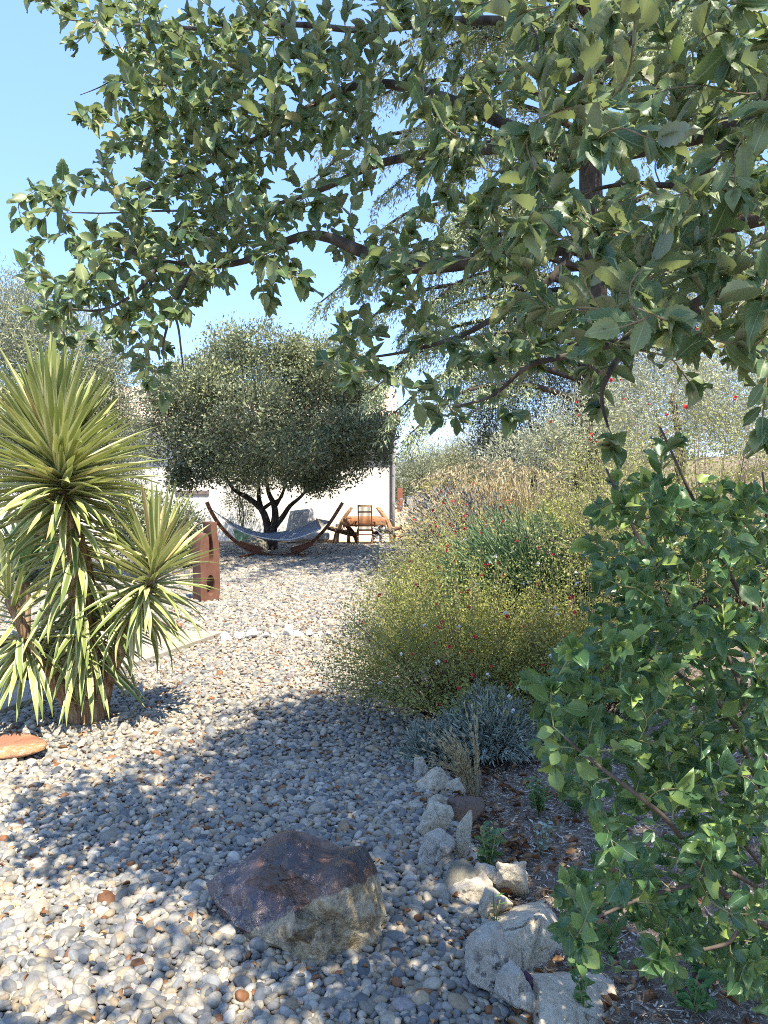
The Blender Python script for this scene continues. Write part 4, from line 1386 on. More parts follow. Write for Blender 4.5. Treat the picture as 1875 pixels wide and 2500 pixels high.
# background shrubs on the bank, right of the house
def bshrub(u, v, d, lobes, mat, label, n, per, leaf, cr, name='olive_shrub', cat='shrub', tmpl=NARROW, group=None, shell=(.5, 1), trunk=True):
    b = at(u, v, d); b.z = float(bank(b.x, b.y))
    lb = [(tuple(at(a, c, e)), r, w) for (a, c, e, r, w) in lobes]
    tks = [([b - Vector((0, 0, .1)), b.lerp(Vector(lb[0][0]), .5) + Vector((.1, 0, 0)), Vector(lb[0][0])], .09, .03)] if trunk else None
    return tree(name, tuple(b), label, cat, lb, n, per, leaf, cr, mat, tks, tmpl, group, shell)


bshrub(1060, 1225, 50, [(1030, 1165, 50, (2.6, 2, 1.9), 2), (990, 1175, 50, (1.4, 1.5, 1.3), 1), (1085, 1160, 50, (1.8, 1.5, 1.9), 1.3), (1040, 1130, 50, (1.6, 1.5, 1.3), 1), (1010, 1205, 50, (2.2, 1.5, .9), 1.4)], M['olive'], 'spreading grey green tree beyond the field trailer', 900, 22, .22, .3, 'field_tree', 'tree')
bshrub(1150, 1210, 24, [(1180, 1120, 24, (1.3, 1.2, .95), 2), (1120, 1150, 24, (.7, .8, .8), 1), (1240, 1110, 24, (1.0, 1, .8), 1)], M['olive'], 'grey green olive shrub at the top of the bank beyond the flowers', 620, 24, .11, .14)
bshrub(1300, 1190, 17, [(1290, 1010, 17, (1.5, 1.3, 1.3), 3), (1200, 960, 17, (.8, 1, .8), 1), (1400, 960, 17, (1.3, 1.2, 1.3), 2), (1280, 1110, 17, (1.3, 1, .7), 1.5), (1350, 860, 17, (1.2, 1.2, .8), 1.2)], M['olive_dark'], 'dark dense evergreen tree behind the dry grasses', 1500, 28, .085, .14, 'evergreen_tree', 'tree')
bshrub(1600, 1200, 15.5, [(1600, 1000, 15.5, (1.5, 1.2, 1.5), 2), (1750, 900, 15.5, (1.6, 1.2, 1.6), 2), (1500, 900, 15.5, (1.1, 1, 1.1), 1), (1880, 1000, 15.5, (1.5, 1.2, 1.6), 2), (1680, 700, 15.5, (1.5, 1.2, 1.2), 1), (1860, 650, 15.5, (1.4, 1.2, 1.6), 1.3), (1560, 760, 16.5, (1.0, 1, .9), .8)], M['olive'], 'tall pale olive tree behind the overhanging oak leaves', 2200, 24, .085, .15, 'pale_olive_tree', 'tree')
bshrub(1440, 1160, 9.8, [(1440, 1040, 9.8, (.62, .5, .5), 2), (1350, 1080, 9.8, (.4, .4, .35), 1), (1520, 1080, 9.8, (.5, .5, .42), 1.4), (1250, 1110, 10.4, (.42, .4, .3), 1)], M['silver'], 'silvery white leaved shrub above the dry grasses', 520, 24, .06, .08, 'silver_shrub')
bshrub(1640, 1150, 8.2, [(1640, 960, 8.2, (.55, .5, .55), 2), (1760, 930, 8.2, (.6, .5, .62), 2), (1540, 990, 8.4, (.36, .4, .4), 1), (1850, 1000, 8.2, (.5, .5, .6), 1.5)], M['silver'], 'bright silver shrub with tiny leaves high on the bank', 820, 26, .048, .07, 'silver_shrub')
# far treeline behind the field, left beyond the house and right
p, fr, s, r = crown_leaves([((x, 74 + (x * 7 % 5), 2.2 + (x * 3 % 2)), (5, 3, 2.6 + (x * 5 % 2)), 1) for x in range(-70, 80, 6)], 2600, 20, .5, .6, (.6, 1))
tl = link('treeline', stuffmesh('treeline', DIAMOND, p, fr, s, M['olive_dark'], r))
tag(tl, 'dark distant treeline beyond the dry field', 'trees', kind='stuff')

# ================================================================== BANK PLANTING
def bush(name, label, cat, c, rad, n_st, per, leaf, mat, flowers=0, red=.7, tmpl=DIAMOND, group=None, stemmat='brown_twig', lean=(0, 0), fsize=.027, up=.5, wild=.0, zs=None, leafgap=.5):
    """a bush of many fine stems fanning from its base; c = base centre, rad = (rx, ry, height)"""
    c = np.array(c, float); c[2] = float(bank(c[0], c[1])) if zs is None else zs
    root = empty(name, tuple(c), label, cat, group)
    rs = RS
    a = rs.uniform(0, 2 * math.pi, n_st); q = rs.rand(n_st) ** .5
    th = q * 1.35
    ln = rs.uniform(.72, 1.06 + wild, n_st)
    tip = np.stack([np.sin(th) * np.cos(a) * rad[0], np.sin(th) * np.sin(a) * rad[1], np.cos(th) * rad[2]], 1) * ln[:, None] + np.array([lean[0], lean[1], 0]) * ln[:, None]
    b0 = np.stack([np.cos(a) * rad[0], np.sin(a) * rad[1], np.zeros(n_st)], 1) * .35 * q[:, None]
    midp = (b0 + tip) / 2 + np.stack([np.zeros(n_st), np.zeros(n_st), rad[2] * .12 * th], 1)
    t = leafgap + (1 - leafgap) * rs.rand(n_st, per) ** .8
    P = ((1 - t) ** 2)[..., None] * b0[:, None] + (2 * t * (1 - t))[..., None] * midp[:, None] + (t ** 2)[..., None] * tip[:, None]
    P = P + rs.normal(size=P.shape) * .014 * max(rad) * 1.4
    tg = unit((tip - midp))[:, None].repeat(per, 1)
    ax = unit(tg * up + rs.normal(size=P.shape) * .6)
    n = n_st * per
    Pf = P.reshape(-1, 3)
    gz = bank(Pf[:, 0] + c[0], Pf[:, 1] + c[1]) - c[2] + .01
    Pf[:, 2] = np.maximum(Pf[:, 2], gz + rs.rand(n) * .03)
    fr = frames(ax.reshape(-1, 3), unit(rs.normal(size=(n, 3)) * .6 + np.array([0, 0, 1.])))
    rn = np.clip(np.repeat(rs.rand(n_st), per) * .5 + rs.rand(n) * .5, .001, 1)
    tag(link('foliage', stuffmesh('foliage', tmpl, Pf, fr, leaf * rs.uniform(.6, 1.35, n), mat, rn), root), kind='stuff')
    k = rs.choice(n_st, min(n_st, 260), replace=False)
    lines = []
    for i in k:
        pts = np.array([b0[i], .25 * b0[i] + .5 * midp[i] + .25 * tip[i], tip[i]])
        if pts[2][2] < 0.02: continue
        lines.append((pts, [.004, .003, .0012]))
    tag(link('stems', tubes_mesh('stems', lines, M[stemmat], 3), root), kind='stuff')
    if flowers:
        fm = {}
        fv = np.array([(0, 0, 0), (-.5, .6, .2), (.5, .6, .2), (0, 1.0, -.1), (-.35, .5, -.5), (.35, .5, -.5), (0, .3, .45)])
        ft = np.array([(0, 2, 3), (0, 3, 1), (0, 4, 5), (0, 1, 6), (0, 6, 2), (4, 3, 5)])
        for nm in ('red', 'white_petal'):
            fm[nm] = mesh_np('flower', fv, ft, None, None, False, [M[nm]])
        idx = np.argsort(-(tip[:, 2] - tip[:, 1] * .9) + rs.rand(n_st) * 1.4 * max(rad))[:flowers]
        for i in idx:
            ps = tip[i] * (1.02 + .12 * rs.rand()) + np.array([0, 0, .02])
            kind = 'red' if rs.rand() < red else 'white_petal'
            o = bpy.data.objects.new('red_flower' if kind == 'red' else 'white_flower', fm[kind])
            C.objects.link(o); o.parent = root
            o.location = ps; o.rotation_euler = (rs.uniform(-1, 1), rs.uniform(-1, 1), rs.uniform(0, 6))
            s_ = fsize * rs.uniform(.7, 1.25); o.scale = (s_, s_, s_ * 1.2)
    return root


bush('salvia_bush', 'large rounded salvia bush with red and white flowers beside the silver lavender', 'bush', (.60, 5.15, 0), (.95, .95, 1.02), 2500, 22, .020, M['salvia'], 70, .7, lean=(-.08, -.08), wild=.14, fsize=.021)
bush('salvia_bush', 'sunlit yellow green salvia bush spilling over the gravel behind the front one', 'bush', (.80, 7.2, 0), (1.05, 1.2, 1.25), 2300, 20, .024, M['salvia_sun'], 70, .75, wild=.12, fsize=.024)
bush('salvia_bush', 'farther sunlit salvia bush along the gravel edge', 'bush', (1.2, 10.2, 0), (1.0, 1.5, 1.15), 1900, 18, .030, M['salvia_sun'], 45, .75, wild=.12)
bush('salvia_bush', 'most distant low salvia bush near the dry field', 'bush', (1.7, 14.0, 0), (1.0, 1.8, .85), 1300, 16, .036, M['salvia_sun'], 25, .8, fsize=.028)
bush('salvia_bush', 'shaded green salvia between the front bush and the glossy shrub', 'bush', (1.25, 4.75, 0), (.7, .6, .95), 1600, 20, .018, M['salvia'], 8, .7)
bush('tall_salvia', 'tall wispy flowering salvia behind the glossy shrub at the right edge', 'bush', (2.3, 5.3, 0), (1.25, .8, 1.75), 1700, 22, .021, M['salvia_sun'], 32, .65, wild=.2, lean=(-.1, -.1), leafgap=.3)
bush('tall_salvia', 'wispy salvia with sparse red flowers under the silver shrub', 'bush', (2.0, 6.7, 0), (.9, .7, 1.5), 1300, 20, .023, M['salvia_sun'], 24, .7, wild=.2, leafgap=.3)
bush('lavender_bush', 'grassy green lavender with long leaning stems left of the glossy shrub', 'bush', (1.45, 6.0, 0), (.72, .6, 1.15), 1500, 12, .11, M['grass_green'], 0, tmpl=NEEDLE, up=2.2, lean=(-.35, 0), stemmat='green_twig')
bush('lavender_bush', 'lavender with grey dry spikes leaning left above the salvia', 'bush', (1.30, 7.9, 0), (.95, .8, 1.3), 520, 12, .05, M['spike'], 0, tmpl=leaf2(.16), up=2.5, lean=(-.55, 0), wild=.1, leafgap=.86, stemmat='green_twig')
bush('ground_cover', 'yellow green low ground cover on the slope beside the field', 'bush', (3.6, 26, 0), (2.4, 4.0, .45), 1500, 14, .075, M['yellow_green'], 0)
bush('spurge_bush', 'bright yellow green bush in front of the dry grasses', 'bush', (2.15, 8.7, 0), (.6, .6, .95), 900, 16, .04, M['yellow_green'], 0)
bush('dry_grass_clump', 'sunlit straw coloured dry grasses on the bank', 'grass', (1.75, 9.6, 0), (1.15, .7, 1.35), 1500, 10, .16, M['straw'], 0, tmpl=NEEDLE, up=2.2, lean=(-.3, 0), stemmat='twig', leafgap=.3)
bush('dry_grass_clump', 'farther straw coloured grasses beside the silver shrub', 'grass', (1.35, 12.4, 0), (.9, .9, 1.35), 900, 10, .17, M['straw'], 0, tmpl=NEEDLE, up=2.2, lean=(-.2, 0), stemmat='twig', leafgap=.3)
bush('silver_lavender', 'small silvery blue lavender mound at the foot of the salvia', 'bush', (.62, 4.28, 0), (.34, .30, .42), 700, 16, .042, M['lavender_grey'], 0, tmpl=leaf2(.09), up=1.4, leafgap=.35)
bush('silver_lavender', 'smaller silvery lavender tuft leaning over the edging rock', 'bush', (.30, 4.22, 0), (.22, .2, .28), 300, 14, .036, M['lavender_grey'], 0, tmpl=leaf2(.09), up=1.4, leafgap=.35)

# plume grass heads
pg = empty('plume_grass', (1.6, 8.8, float(bank(1.6, 8.8))), 'tall dry plume grass with arching feathery heads over the bank', 'grass')
hp, hf, hs, hr, lines = [], [], [], [], []
for k in range(26):
    a = RS.uniform(-1.1, .5)
    h = RS.uniform(1.15, 1.6)
    P = spline([(RS.uniform(-.3, .3), RS.uniform(-.2, .2), 0), (a * .35, RS.uniform(-.2, .1), h * .75), (a * .8, RS.uniform(-.3, .1), h), (a * .8 + math.copysign(.38, a), -.1, h - .12)], 18)
    lines.append((P, .003))
    for i in range(11, len(P)):
        for q in range(14):
            hp.append(P[i] + RS.normal(size=3) * .02); hf.append(unit(np.array([math.copysign(.4, a), 0, -.7]) + RS.normal(size=3) * .4)); hs.append(.06)
hp = np.array(hp)
tag(link('plume', stuffmesh('plume', leaf2(.10), hp, frames(np.array(hf), sphere_dirs(len(hp)) + [0, 0, 1]), np.array(hs), M['straw']), pg), kind='stuff')
link('stem', tubes_mesh('stem', lines, M['twig'], 4), pg)

# dry tuft by the silver lavender
def tuft(name, label, cat, u, v, n, h, spread, lean, mat, r0=.0016, seed=1, stemmat='straw'):
    d = CAMZ / ((v - 1190) / F)
    b = at(u, v, d); b.z = float(bank(b.x, b.y))
    root = empty(name, tuple(b), label, cat)
    rs = np.random.RandomState(seed)
    lines, hp, hf = [], [], []
    for k in range(n):
        a = rs.normal() * spread + lean
        L0 = h * rs.uniform(.5, 1.05)
        y = rs.normal() * spread * .6
        P = spline([(rs.normal() * .012, rs.normal() * .012, 0), (a * L0 * .4, y * L0 * .4, L0 * .55), (a * L0, y * L0, L0 * (.95 - .25 * abs(a)))], 8)
        lines.append((P, np.linspace(r0, r0 * .5, len(P))))
        for i in range(3, len(P)):
            for q in range(3):
                hp.append(P[i] + rs.normal(size=3) * .003); hf.append(unit(P[i] - P[i - 1] + rs.normal(size=3) * .01))
    hp = np.array(hp)
    tag(link('blades', tubes_mesh('blades', lines, M[stemmat], 3), root), kind='stuff')
    tag(link('seed_heads', stuffmesh('seed_heads', leaf2(.08), hp, frames(np.array(hf), sphere_dirs(len(hp)) + [0, 0, 1]), np.full(len(hp), .035), M[mat]), root), kind='stuff')
    return root


tuft('dry_grass_tuft', 'golden dry grass tuft fanning left in front of the silver lavender', 'grass', 1160, 1975, 46, .42, .28, -.42, 'straw', .0022, 4)
tuft('dry_grass_tuft', 'thin upright straw stem pair right of the golden tuft', 'grass', 1170, 1960, 5, .5, .06, -.12, 'straw', .0024, 9)


def leafy(name, label, u, v, h, n_st, per, leaf, mat, tmpls=None, seed=3, spread=.5, cat='plant'):
    d = CAMZ / ((v - 1190) / F)
    b = at(u, v, d); b.z = max(0, float(bank(b.x, b.y)))
    root = empty(name, tuple(b), label, cat)
    rs = np.random.RandomState(seed)
    lines, P_, D_ = [], [], []
    for k in range(n_st):
        a, e = rs.uniform(0, 6.28), spread * rs.uniform(.2, 1)
        tip = np.array([math.cos(a) * e * h, math.sin(a) * e * h, h * rs.uniform(.6, 1)])
        P = spline([(0, 0, 0), tuple(tip * .5 + [0, 0, .1 * h]), tuple(tip)], 8)
        lines.append((P, .0022))
        for i in range(per):
            t = .2 + .8 * i / per
            p = P[min(len(P) - 1, int(t * len(P)))]
            aa = i * 2.4 + rs.rand()
            P_.append(p); D_.append(unit(np.array([math.cos(aa), math.sin(aa), .35])))
    P_, D_ = np.array(P_), np.array(D_)
    link('stem', tubes_mesh('stem', lines, M['green_twig'], 4), root)
    which = rs.randint(0, len(tmpls or SHRUB_LEAVES), len(P_))
    fr = frames(D_, np.array([0, 0, 1.]) + rs.normal(size=(len(P_), 3)) * .3)
    pick = list(range(min(len(P_), 40)))
    leaf_objects(root, tmpls or SHRUB_LEAVES, M[mat], P_ + np.array(b), fr, leaf * rs.uniform(.7, 1.2, len(P_)), which, pick)


leafy('green_seedling', 'small bushy oak seedling between the upright cream rock and mulch', 1195, 2160, .22, 9, 9, .042, 'shrub_leaf', OAK_LEAVES, 5, .35)
leafy('small_weed', 'bright fine leaved green weed on the soil bank', 1315, 2020, .17, 12, 14, .028, 'weed', [LEAF4], 6, .5)
leafy('small_weed', 'second fine leaved weed under the glossy shrub', 1400, 2030, .19, 12, 12, .03, 'weed', [LEAF4], 7, .6)
leafy('grey_seedling', 'dull grey green seedling on the open mulch', 1320, 2110, .16, 6, 7, .032, 'lavender_grey', [LEAF4], 8, .4)
leafy('thin_sprout', 'tiny bright sprout growing between the white rocks', 1208, 2300, .15, 2, 6, .045, 'weed', [NARROW], 9, .2)
leafy('low_weed', 'small green weed in the mulch behind the flat pale rock', 1490, 2370, .09, 6, 7, .03, 'weed', OAK_LEAVES, 10, .6)
leafy('broad_sprout', 'light green broad leaved sprout at the bottom right soil', 1720, 2440, .15, 6, 6, .05, 'weed', SHRUB_LEAVES, 11, .7)
leafy('broad_sprout', 'light green sprout hanging at the very bottom below the glossy shrub', 1690, 2530, .13, 5, 6, .05, 'weed', SHRUB_LEAVES, 12, .7)
leafy('low_weed', 'thin weed in front of the flat pale rock', 1425, 2520, .14, 4, 8, .03, 'weed', OAK_LEAVES, 13, .3)

# ================================================================== MULCH, LITTER
def litter(name, label, n, region, size, tmpl, mat, zj=.012, flat=.35, cat=None, dens=None, rnd=None):
    x = RS.uniform(region[0], region[1], n * 3); y = RS.uniform(region[2], region[3], n * 3)
    k = (x > edge_x(y) - .02) if dens is None else dens(x, y)
    x, y = x[k][:n], y[k][:n]
    n = len(x)
    z = ground_z(x, y) + RS.rand(n) * zj + .003
    a = RS.uniform(0, 6.28, n)
    ax = np.stack([np.cos(a), np.sin(a), RS.normal(0, flat * .6, n)], 1)
    up = np.stack([RS.normal(0, flat, n), RS.normal(0, flat, n), np.ones(n)], 1)
    o = link(name, stuffmesh(name, tmpl, np.stack([x, y, z], 1), frames(ax, up), size * RS.uniform(.5, 1.5, n), mat))
    return tag(o, label, cat, kind='stuff')


CHIP = (np.array([(-.15, 0, 0), (.15, 0, 0), (.12, 1, .03), (-.12, 1, .05), (0, .5, .14)]), np.array([(0, 1, 4), (1, 2, 4), (2, 3, 4), (3, 0, 4)]), np.zeros((5, 2)))
STICK = (np.array([(-.02, 0, 0), (.02, 0, 0), (0, 0, .04), (-.02, 1, .0), (.02, 1, .0), (0, 1, .03)]), np.array([(0, 1, 4), (0, 4, 3), (1, 2, 5), (1, 5, 4), (2, 0, 3), (2, 3, 5)]), np.zeros((6, 2)))
gem = ICO[3][0]
M['chip'] = leafmat('mulch_chip', [(0, (.09, .06, .042)), (.4, (.25, .195, .145)), (.75, (.45, .385, .30)), (1, (.72, .67, .59))], rough=.9, trans=.0)  # palest chips hold the sunlit spots of the mulch in their colour
litter('mulch', 'grey brown bark and grit mulch on the planted bank', 26000, (.1, 2.2, 1.7, 5.2), .016, CHIP, M['chip'], .012, .5, 'mulch')
litter('mulch_twigs', 'fine dry twigs lying on the soil', 5200, (.1, 2.2, 1.7, 5.2), .05, STICK, M['chip'], .018, .3, 'mulch')
DRY = leaf_shape([(0, .01), (.12, .1), (.35, .25), (.6, .24), (.85, .12), (1, 0)], .5, -.3, .6)
litter('leaf_litter', 'dry brown oak leaves lying among rocks and mulch', 1100, (.0, 1.6, 1.7, 4.6), .036, DRY, M['dryleaf'], .02, .5, 'leaves', dens=lambda x, y: (x > edge_x(y) - .05) & (RS.rand(len(x)) < np.exp(-np.abs(x - edge_x(y) - .12) * 2.6)))
litter('gravel_leaves', 'scattered rust brown leaves on the gravel', 1500, (-5, .5, 1.9, 9.5), .024, DRY, M['dryleaf'], .012, .4, 'leaves', dens=lambda x, y: (x < edge_x(y)) & (x > -.6 * y - .3) & ~patio_mask(x, y))
for o in C.objects:
    if o.name == 'gravel_leaves': o.location.z = .028
# ================================================================== YUCCA
def yucca_leaf(bend):
    n = 9
    V, U, T = [], [], []
    y = z = 0.0
    ang = 0.0
    for i in range(n):
        t = i / (n - 1)
        w = .050 * (0.55 + 1.0 * math.sin(min(1, t * 1.6) * math.pi / 2) * .45) * (1 - t ** 2.6) + .0008
        V += [(-w, y, z + .35 * w), (0, y, z - .25 * w), (w, y, z + .35 * w)]
        U += [(.5 - .5 * w / .05, t), (.5, t), (.5 + .5 * w / .05, t)]
        st = 1 / (n - 1)
        ang = -bend * (t ** 1.5)
        y += math.cos(ang) * st; z += math.sin(ang) * st
    for i in range(n - 1):
        a, b = i * 3, i * 3 + 3
        T += [(a, a + 1, b + 1), (a, b + 1, b), (a + 1, a + 2, b + 2), (a + 1, b + 2, b + 1)]
    return np.array(V), np.array(T), np.array(U)


YT = [yucca_leaf(.0), yucca_leaf(.18), yucca_leaf(.4), yucca_leaf(1.0)]


def yucca_head(axis, n, Lf, e0, e1, rs, out, bend0=0, rad=.03, power=1.0, amin=0, amax=6.283):
    """leaves up the axis (base to tip); elevation e0 (at base) to e1 (at tip), degrees"""
    P = spline(axis, 30)
    for k in range(n):
        t = (k + rs.rand()) / n
        i = min(len(P) - 1, int(t * (len(P) - 1)))
        a = k * 2.39996 + rs.normal() * .15
        tt = t ** power
        e = R(e0 + (e1 - e0) * tt + rs.normal() * 9)
        d = np.array([math.cos(a) * math.cos(e), math.sin(a) * math.cos(e), math.sin(e)])
        ax = unit(P[min(i + 1, len(P) - 1)] - P[max(i - 1, 0)])
        d = unit(d + ax * .12)
        pos = P[i] + np.array([math.cos(a), math.sin(a), 0]) * rad
        up = np.array([-math.cos(a) * math.sin(e), -math.sin(a) * math.sin(e), math.cos(e)]) + rs.normal(size=3) * .18
        b = 0 if e > R(35) else (1 if e > R(0) else (2 if e > -R(25) else rs.choice([1, 2, 3])))
        if rs.rand() < .25: b = min(3, b + rs.randint(1, 3))
        out.append((pos, d, up, Lf * rs.uniform(.78, 1.08) * (1 - .12 * (tt < .15)), b))


def build_yucca(name, base, label, heads, trunks, mat, sprouts=(), pickmax=300, trunkmat='yucca_trunk'):
    root = empty(name, tuple(base), label, 'yucca')
    rs = np.random.RandomState(11)
    out = []
    for h in heads:
        yucca_head(*h[:5], rs, out, *h[5:])
    pos = np.array([o[0] for o in out]); d = np.array([o[1] for o in out]); up = np.array([o[2] for o in out])
    s = np.array([o[3] for o in out]); w = np.array([o[4] for o in out])
    # leaves must not run into the ground
    tipz = pos[:, 2] + d[:, 2] * s
    k = tipz > .10
    pos, d, up, s, w = pos[k], d[k], up[k], s[k], w[k]
    fr = frames(d, up)
    score = pos[:, 1] + d[:, 1] * s * .5
    pick = np.argsort(score)[:pickmax]
    leaf_objects(root, YT, mat, pos, fr, s, w, pick, 'inner_leaves')
    for pts, r0, r1 in trunks:
        P = spline(pts, 26) - np.array(base)
        tb_ = tube_arrays(P, np.linspace(r0, r1, len(P)) * (1 + .10 * RS.rand(len(P))), 18)
        V = tb_[0]
        a = np.arctan2(V[:, 1], V[:, 0])
        link('trunk', mesh_np('trunk', V + np.stack([np.cos(a), np.sin(a), a * 0], 1) * (.012 * np.abs(np.sin(a * 4.5 + V[:, 2] * 5)))[:, None], tb_[1], None, None, False, [M[trunkmat]]), root)
    return root


YB = at(215, 1768, 5.0); YB.z = 0
ax_main = [at(205, 1640, 5.0), at(203, 1480, 5.0), at(188, 1330, 4.97), at(160, 1210, 4.95), at(140, 1100, 4.93), at(120, 1040, 4.92)]
ax_up = [at(160, 1230, 4.95), at(145, 1150, 4.93), at(122, 1055, 4.92)]
ax_mid = [at(203, 1500, 5.0), at(190, 1360, 4.97), at(165, 1240, 4.95)]
ax_low = [at(222, 1660, 5.0), at(208, 1560, 5.0), at(203, 1490, 5.0)]
h2 = [at(365, 1430, 4.9), at(375, 1385, 4.9), at(380, 1350, 4.9)]
h2l = [at(330, 1500, 4.92), at(350, 1450, 4.9), at(367, 1420, 4.9)]
h3 = [at(40, 1530, 4.75), at(25, 1470, 4.72), at(15, 1430, 4.7)]
h3l = [at(70, 1600, 4.8), at(50, 1550, 4.78)]
h4 = [at(190, 1722, 4.85), at(188, 1705, 4.85)]
build_yucca('variegated_yucca', YB, 'large yucca with cream edged sword leaves growing from the gravel',
            [(ax_up, 330, .66, -24, 82, 0, .035, 1.25), (ax_mid, 120, .58, -38, -8, 0, .05), (ax_low, 95, .50, -52, -22, 0, .06),
             (h2, 84, .52, 2, 82, 0, .02), (h2l, 70, .52, -45, -5, 0, .02), (h3, 26, .46, 0, 60, 0, .02), (h3l, 60, .50, -45, -8, 0, .03), (h4, 14, .20, 15, 80, 0, .01)],
            [([YB - Vector((0, 0, .03)), at(214, 1700, 5.0), at(206, 1560, 5.0), at(195, 1380, 4.98), at(160, 1220, 4.95), at(130, 1080, 4.93)], .115, .035),
             ([at(235, 1768, 5.08), at(260, 1660, 5.05), at(300, 1560, 4.98), at(352, 1460, 4.9), at(378, 1370, 4.9)], .06, .03),
             ([at(195, 1765, 4.92), at(150, 1680, 4.88), at(90, 1590, 4.8), at(25, 1460, 4.72)], .055, .03)], M['yucca'])
yb2 = at(60, 1560, 6.9); yb2.z = 0.06
build_yucca('green_yucca', yb2, 'plain dark green yucca standing behind the variegated one', [([at(60, 1440, 6.9), at(62, 1400, 6.9), at(60, 1370, 6.9)], 60, .62, -5, 85, 0, .02), ([at(130, 1400, 7.2), at(135, 1370, 7.2)], 30, .55, 20, 85, 0, .02)],
            [([yb2, at(60, 1470, 6.9), at(60, 1380, 6.9)], .05, .03), ([Vector((yb2.x + .1, 7.1, .06)), at(120, 1470, 7.1), at(134, 1380, 7.2)], .05, .03)], M['yucca_dark'], pickmax=60)

# ================================================================== BRANCHED PLANTS IN THE FOREGROUND
def samp(u, v, poly_in, holes, n, rs, ur, vr):
    out = []
    while len(out) < n:
        a = rs.uniform(*ur, 4 * n); b = rs.uniform(*vr, 4 * n)
        k = inside(poly_in, a, b)
        for h in holes: k &= ~inside(h, a, b)
        out += list(zip(a[k], b[k]))
    return out[:n]


def branch_plant(root, limbs, tips, rs, leafspec, twigmat, limbmat, limb_sides=8, maxlen=.6, droop=.1, forward=1.1):
    """limbs: list of (points, r0, r1) world; tips: world points; returns leaf arrays.
    every tip is joined to the nearest existing wood by a curved twig carrying leaves"""
    base = np.array(root.location)
    wood = []
    for pts, r0, r1 in limbs:
        P = spline(pts, 40)
        P = P + np.array([[noise.noise(Vector(q) * 3) * .02, noise.noise(Vector(q) * 3 + Vector((9, 0, 0))) * .02, noise.noise(Vector(q) * 3 + Vector((0, 9, 0))) * .02] for q in P])
        rr = np.linspace(r0, r1, len(P)) * (1 + .12 * RS.rand(len(P)))
        link('limb', tubes_mesh('limb', [(P - base, rr)], limbmat, limb_sides), root)
        wood.append(P)
    W = np.vstack(wood)
    WT = np.vstack([unit(np.gradient(P, axis=0)) for P in wood])
    tips = np.array(tips)
    order = np.argsort([np.min(np.linalg.norm(W - t, axis=1)) for t in tips])
    n_leaf, size, gap, term, updir, spreadn = leafspec
    LP, LD, LU, LS, tw = [], [], [], [], []
    for k in order:
        t = tips[k]
        dist = np.linalg.norm(W - t, axis=1) + .25 * np.maximum(0, -((t - W) * WT).sum(1))
        j = int(np.argmin(dist))
        b = W[j]
        v = t - b
        Lv = np.linalg.norm(v)
        if Lv < .05: continue
        mid = b + v * .45 + WT[j] * Lv * .22 + np.array([0, 0, droop * Lv]) + rs.normal(size=3) * .05 * Lv
        P = spline([b, mid, t], 12)
        r0 = .0011 + .0042 * min(Lv, .6)
        tw.append((P - base, np.linspace(r0, .0011, len(P))))
        W = np.vstack([W, P[3:]]); WT = np.vstack([WT, unit(np.gradient(P, axis=0))[3:]])
        # leaves on the outer part
        seg = min(Lv, rs.uniform(.10, .22))
        cum = np.concatenate([[0], np.cumsum(np.linalg.norm(np.diff(P, axis=0), axis=1))])
        tot = cum[-1]
        nl = max(4, int(seg / gap))
        ph = rs.uniform(0, 6.28)
        for q in range(nl + term):
            s_ = tot - (q / nl) * seg if q < nl else tot
            p = np.array([np.interp(s_, cum, P[:, c]) for c in range(3)])
            i = min(len(P) - 2, int(np.searchsorted(cum, s_)))
            tg = unit(P[min(i + 1, len(P) - 1)] - P[max(i - 1, 0)])
            ph += 2.4
            s1 = unit(np.cross(tg, [0.1, 0.2, 1.])); s2 = np.cross(tg, s1)
            sd = math.cos(ph) * s1 + math.sin(ph) * s2
            dr = unit(tg * forward * (1.3 if q >= nl else 1) + sd * rs.uniform(.7, 1.2) + rs.normal(size=3) * .12)
            LP.append(p); LD.append(dr); LU.append(unit(np.array(updir) + tg * .3 + rs.normal(size=3) * spreadn)); LS.append(size * rs.uniform(.5, 1.22) * (.75 if q >= nl else 1))
    tag(link('twigs', tubes_mesh('twigs', tw, twigmat, 5), root), kind='stuff')
    return np.array(LP), np.array(LD), np.array(LU), np.array(LS)


def pick_largest(pos, size, n=300):
    u, v, z = proj(pos)
    sc_ = size / np.maximum(z, .1)
    ok = (u > -20) & (u < 1895) & (v > -20) & (v < 2520) & (z > .3)
    sc_[~ok] = 0
    return np.argsort(-sc_)[:n]


